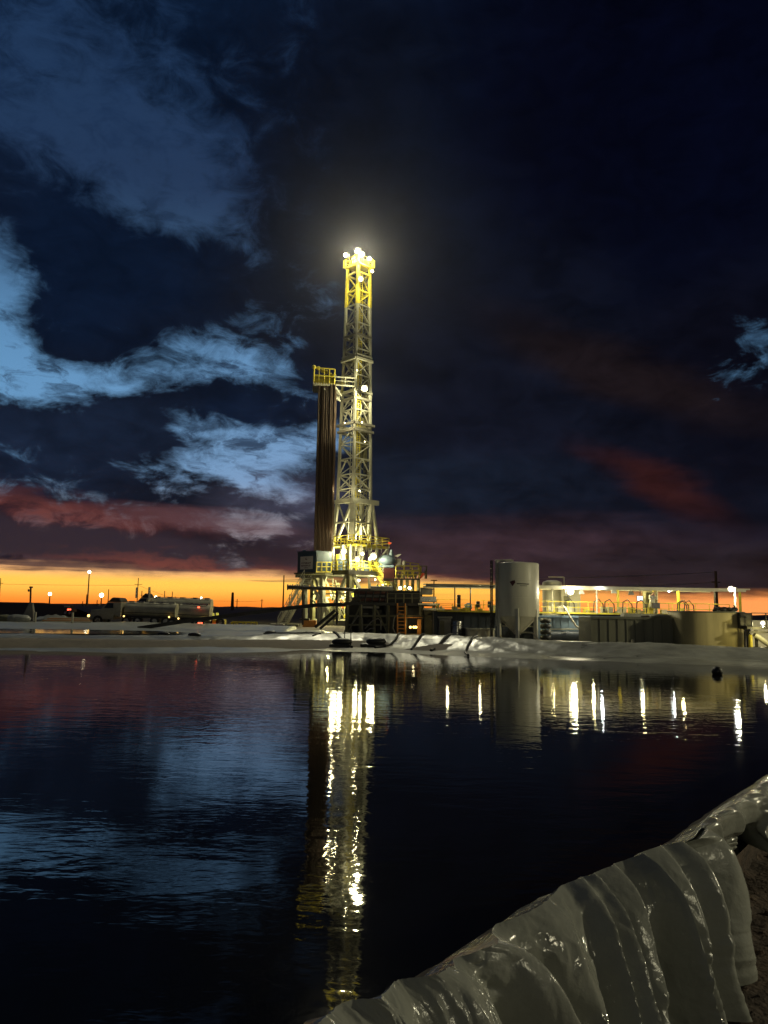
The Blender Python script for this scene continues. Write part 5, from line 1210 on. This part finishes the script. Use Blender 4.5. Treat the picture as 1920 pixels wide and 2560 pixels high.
# dark earth berm and the far land
b = MB(); ridge = [(-420, 1500), (-200, 1502), (0, 1505), (60, 1506), (110, 1507), (150, 1511), (172, 1516), (192, 1522)]
for px, py in ridge:
    c = at(px, py, 128); b.v += [Vector((c.x, 118, PAD - .3)), Vector((c.x, 127, c.z - .1)), c, Vector((c.x, 140, PAD - .3))]
b.f = [(i * 4 + k, i * 4 + 4 + k, i * 4 + 5 + k, i * 4 + 1 + k) for i in range(len(ridge) - 1) for k in range(3)]
tag(b.build("dirt_berm", "hill", None, True), kind='structure')
b = MB(); N = 240
for i in range(N + 1):
    a = R(-75 + 150 * i / N); d = Vector((math.sin(a), math.cos(a), 0)); h = 2.6 + 3.0 * (mn.noise(Vector((i * .13, 0, 0))) + .3) + 1.6 * mn.noise(Vector((i * .6, 3, 0)))
    b.v += [d * 1250 + Vector((0, 0, -1)), d * 1300 + Vector((0, 0, max(1.5, h))), d * 1500 + Vector((0, 0, -2))]
b.f = [(i * 3 + k, i * 3 + 3 + k, i * 3 + 4 + k, i * 3 + 1 + k) for i in range(N) for k in (0, 1)]
tag(b.build("hills", "hill", None, True), kind='structure')
# street lamps far out
for k, (px, py, D, r, lab) in enumerate(((223.5, 1430, 900, 2.32, "tallest lit lamp pole, standing over the leftmost tanker"), (125, 1485, 900, 2.45, "short lit lamp pole over the dark berm at the left"), (254, 1488, 900, 3.15, "very bright short lamp just above the leftmost tanker's cab"),
        (390, 1494, 900, 2.55, "bright lamp over the row of pale tank cylinders"), (503, 1495, 900, 1.57, "small lit lamp on paired poles over the silver trailer"))):
    p = at(px, py, D); t = thing("lamp_pole", lab, "lamp pole", (p.x, D, 0.6), "lit lamp poles along the horizon")
    b = MB(); b.tube((p.x, D, 0), (p.x, D, p.z - r * .6), .9, .6, 8); b.build("pole", "wood", t)
    b = MB(); b.tube((p.x, D + .6, p.z + .2), (p.x, D + .2, p.z + .2), .4, .8, 10); b.build("housing", "steel", t)
    b = MB(); b.ball((p.x, D - .2, p.z), r * .75, 8); b.build("lens", "lampfar", t, True)
for k, (px, py) in enumerate(((456, 1519), (511, 1523), (595, 1525), (600, 1526), (560, 1525), (577, 1524.5))):
    p = at(px, py, 500); b = MB(); b.ball(p, .75 if k in (0, 2, 3) else .45, 6); b.beam(p, (p.x, 500, 0), .2)
    tag(b.build("yard_light", "lampfar"), "tiny distant yard light on the dark horizon", "yard light", "tiny yard lights on the horizon")
# utility poles
pole_list = [(2, 1445, 12, 1458), (346, 1445, 20, 1461), (272, 1473, 0, 0), (355, 1477, 8, 1488), (376, 1478, 0, 0), (412, 1477, 0, 0), (431, 1479, 0, 0), (438, 1491, 16, 1498), (471, 1497, 10, 1500), (478, 1496, 0, 0),
        (482, 1496, 8, 1500), (500, 1493, 0, 0), (504.5, 1496, 0, 0), (593, 1497, 10, 1503), (655, 1497, 8, 1502), (724, 1486, 0, 0), (729, 1486, 0, 0), (745, 1470, 0, 0), (217, 1486, 0, 0), (243, 1500, 0, 0), (207, 1503, 0, 0), (1085, 1450, 16, 1451)]
proto_l = {}
for k, (px, py, arm, ay) in enumerate(pole_list):
    D = 420 if px != 1085 else 180; p = at(px, py, D); w = .28 if px != 1085 else .2
    t = thing("utility_pole", ("wooden utility pole with a cross arm, far off on the horizon" if arm else "bare thin pole far off on the horizon") if px != 1085 else "T-shaped utility pole just right of the orange wind flag", "utility pole", (p.x, D, 0), None if px == 1085 else ("utility poles with cross arms on the horizon" if arm else "bare poles on the horizon"))
    b = MB(); b.tube((p.x, D, 0), p, w, w * .7, 6); b.build("pole", "wood", t)
    if arm:
        b = MB(); q = at(px, ay, D); s = arm * D / FPX / 2; b.beam(q + Vector((-s, 0, 0)), q + Vector((s, 0, 0)), .22); b.build("cross_arm", "wood", t)
for k, (px, py, w, lab) in enumerate(((710, 1438, .34, "tall thin dark mast standing alone left of the rig stairs"), (582, 1481, .75, "stout brown mast on the horizon left of the rig"))):
    D = 300; p = at(px, py, D); b = MB(); b.tube((p.x, D, 0), p, w, w * .6, 8); tag(b.build("radio_mast", "wood"), lab, "mast")
# pole with wires over the canopy at the right
D = 130; p = at(1789, 1428, D); t = thing("power_pole", "grey power pole with sagging wires behind the right end of the canopy", "power pole", (p.x, D, 0))
b = MB(); b.tube((p.x, D, 0), p, .3, .22, 8); b.build("pole", "wood", t)
b = MB(); b.beam(at(1779, 1455, D), at(1800, 1456, D), .2); b.build("cross_arm", "wood", t)
for a0, a1, sag in (((1786, 1456), (1330, 1462), 6), ((1786, 1430), (1340, 1446), 3), ((1600, 1458), (1600, 1467), 0)):
    b = MB(); n = 14; b.path([at(a0[0] + (a1[0] - a0[0]) * i / n, a0[1] + (a1[1] - a0[1]) * i / n + sag * 4 * (i / n) * (1 - i / n), D) for i in range(n + 1)], .045 if sag else .1, 5); b.build("wire", "grey", t)
# wires strung between the poles on the left
b = MB()
for x0, y0, x1, y1 in ((2, 1460, 346, 1463), (346, 1463, 438, 1498), (438, 1498, 593, 1503), (593, 1503, 655, 1502)):
    n = 10; b.path([at(x0 + (x1 - x0) * i / n, y0 + (y1 - y0) * i / n + 5 * (i / n) * (1 - i / n), 420) for i in range(n + 1)], .06, 4)
tag(b.build("power_line", "wood"), "thin wires strung along the utility poles on the left horizon", "power line")
# ------------------------------------------------------------------ thin volume added to give the lamps a glare-like glow
hb = MB(); hb.box((0, 760, 29), (3500, 1960, 68))
hz = hb.build("glow_haze", "black"); hz['kind'] = 'stuff'
hm = bpy.data.materials.new("glow_haze"); hm.use_nodes = True; ht = hm.node_tree; ht.nodes.clear()
hv = ht.nodes.new('ShaderNodeVolumePrincipled'); ho = ht.nodes.new('ShaderNodeOutputMaterial'); ht.links.new(hv.outputs[0], ho.inputs['Volume'])
hv.inputs['Color'].default_value = (0.9, 0.9, 0.9, 1); hv.inputs['Density'].default_value = 0.00006; hv.inputs['Anisotropy'].default_value = 0.92
hz.data.materials.clear(); hz.data.materials.append(hm)
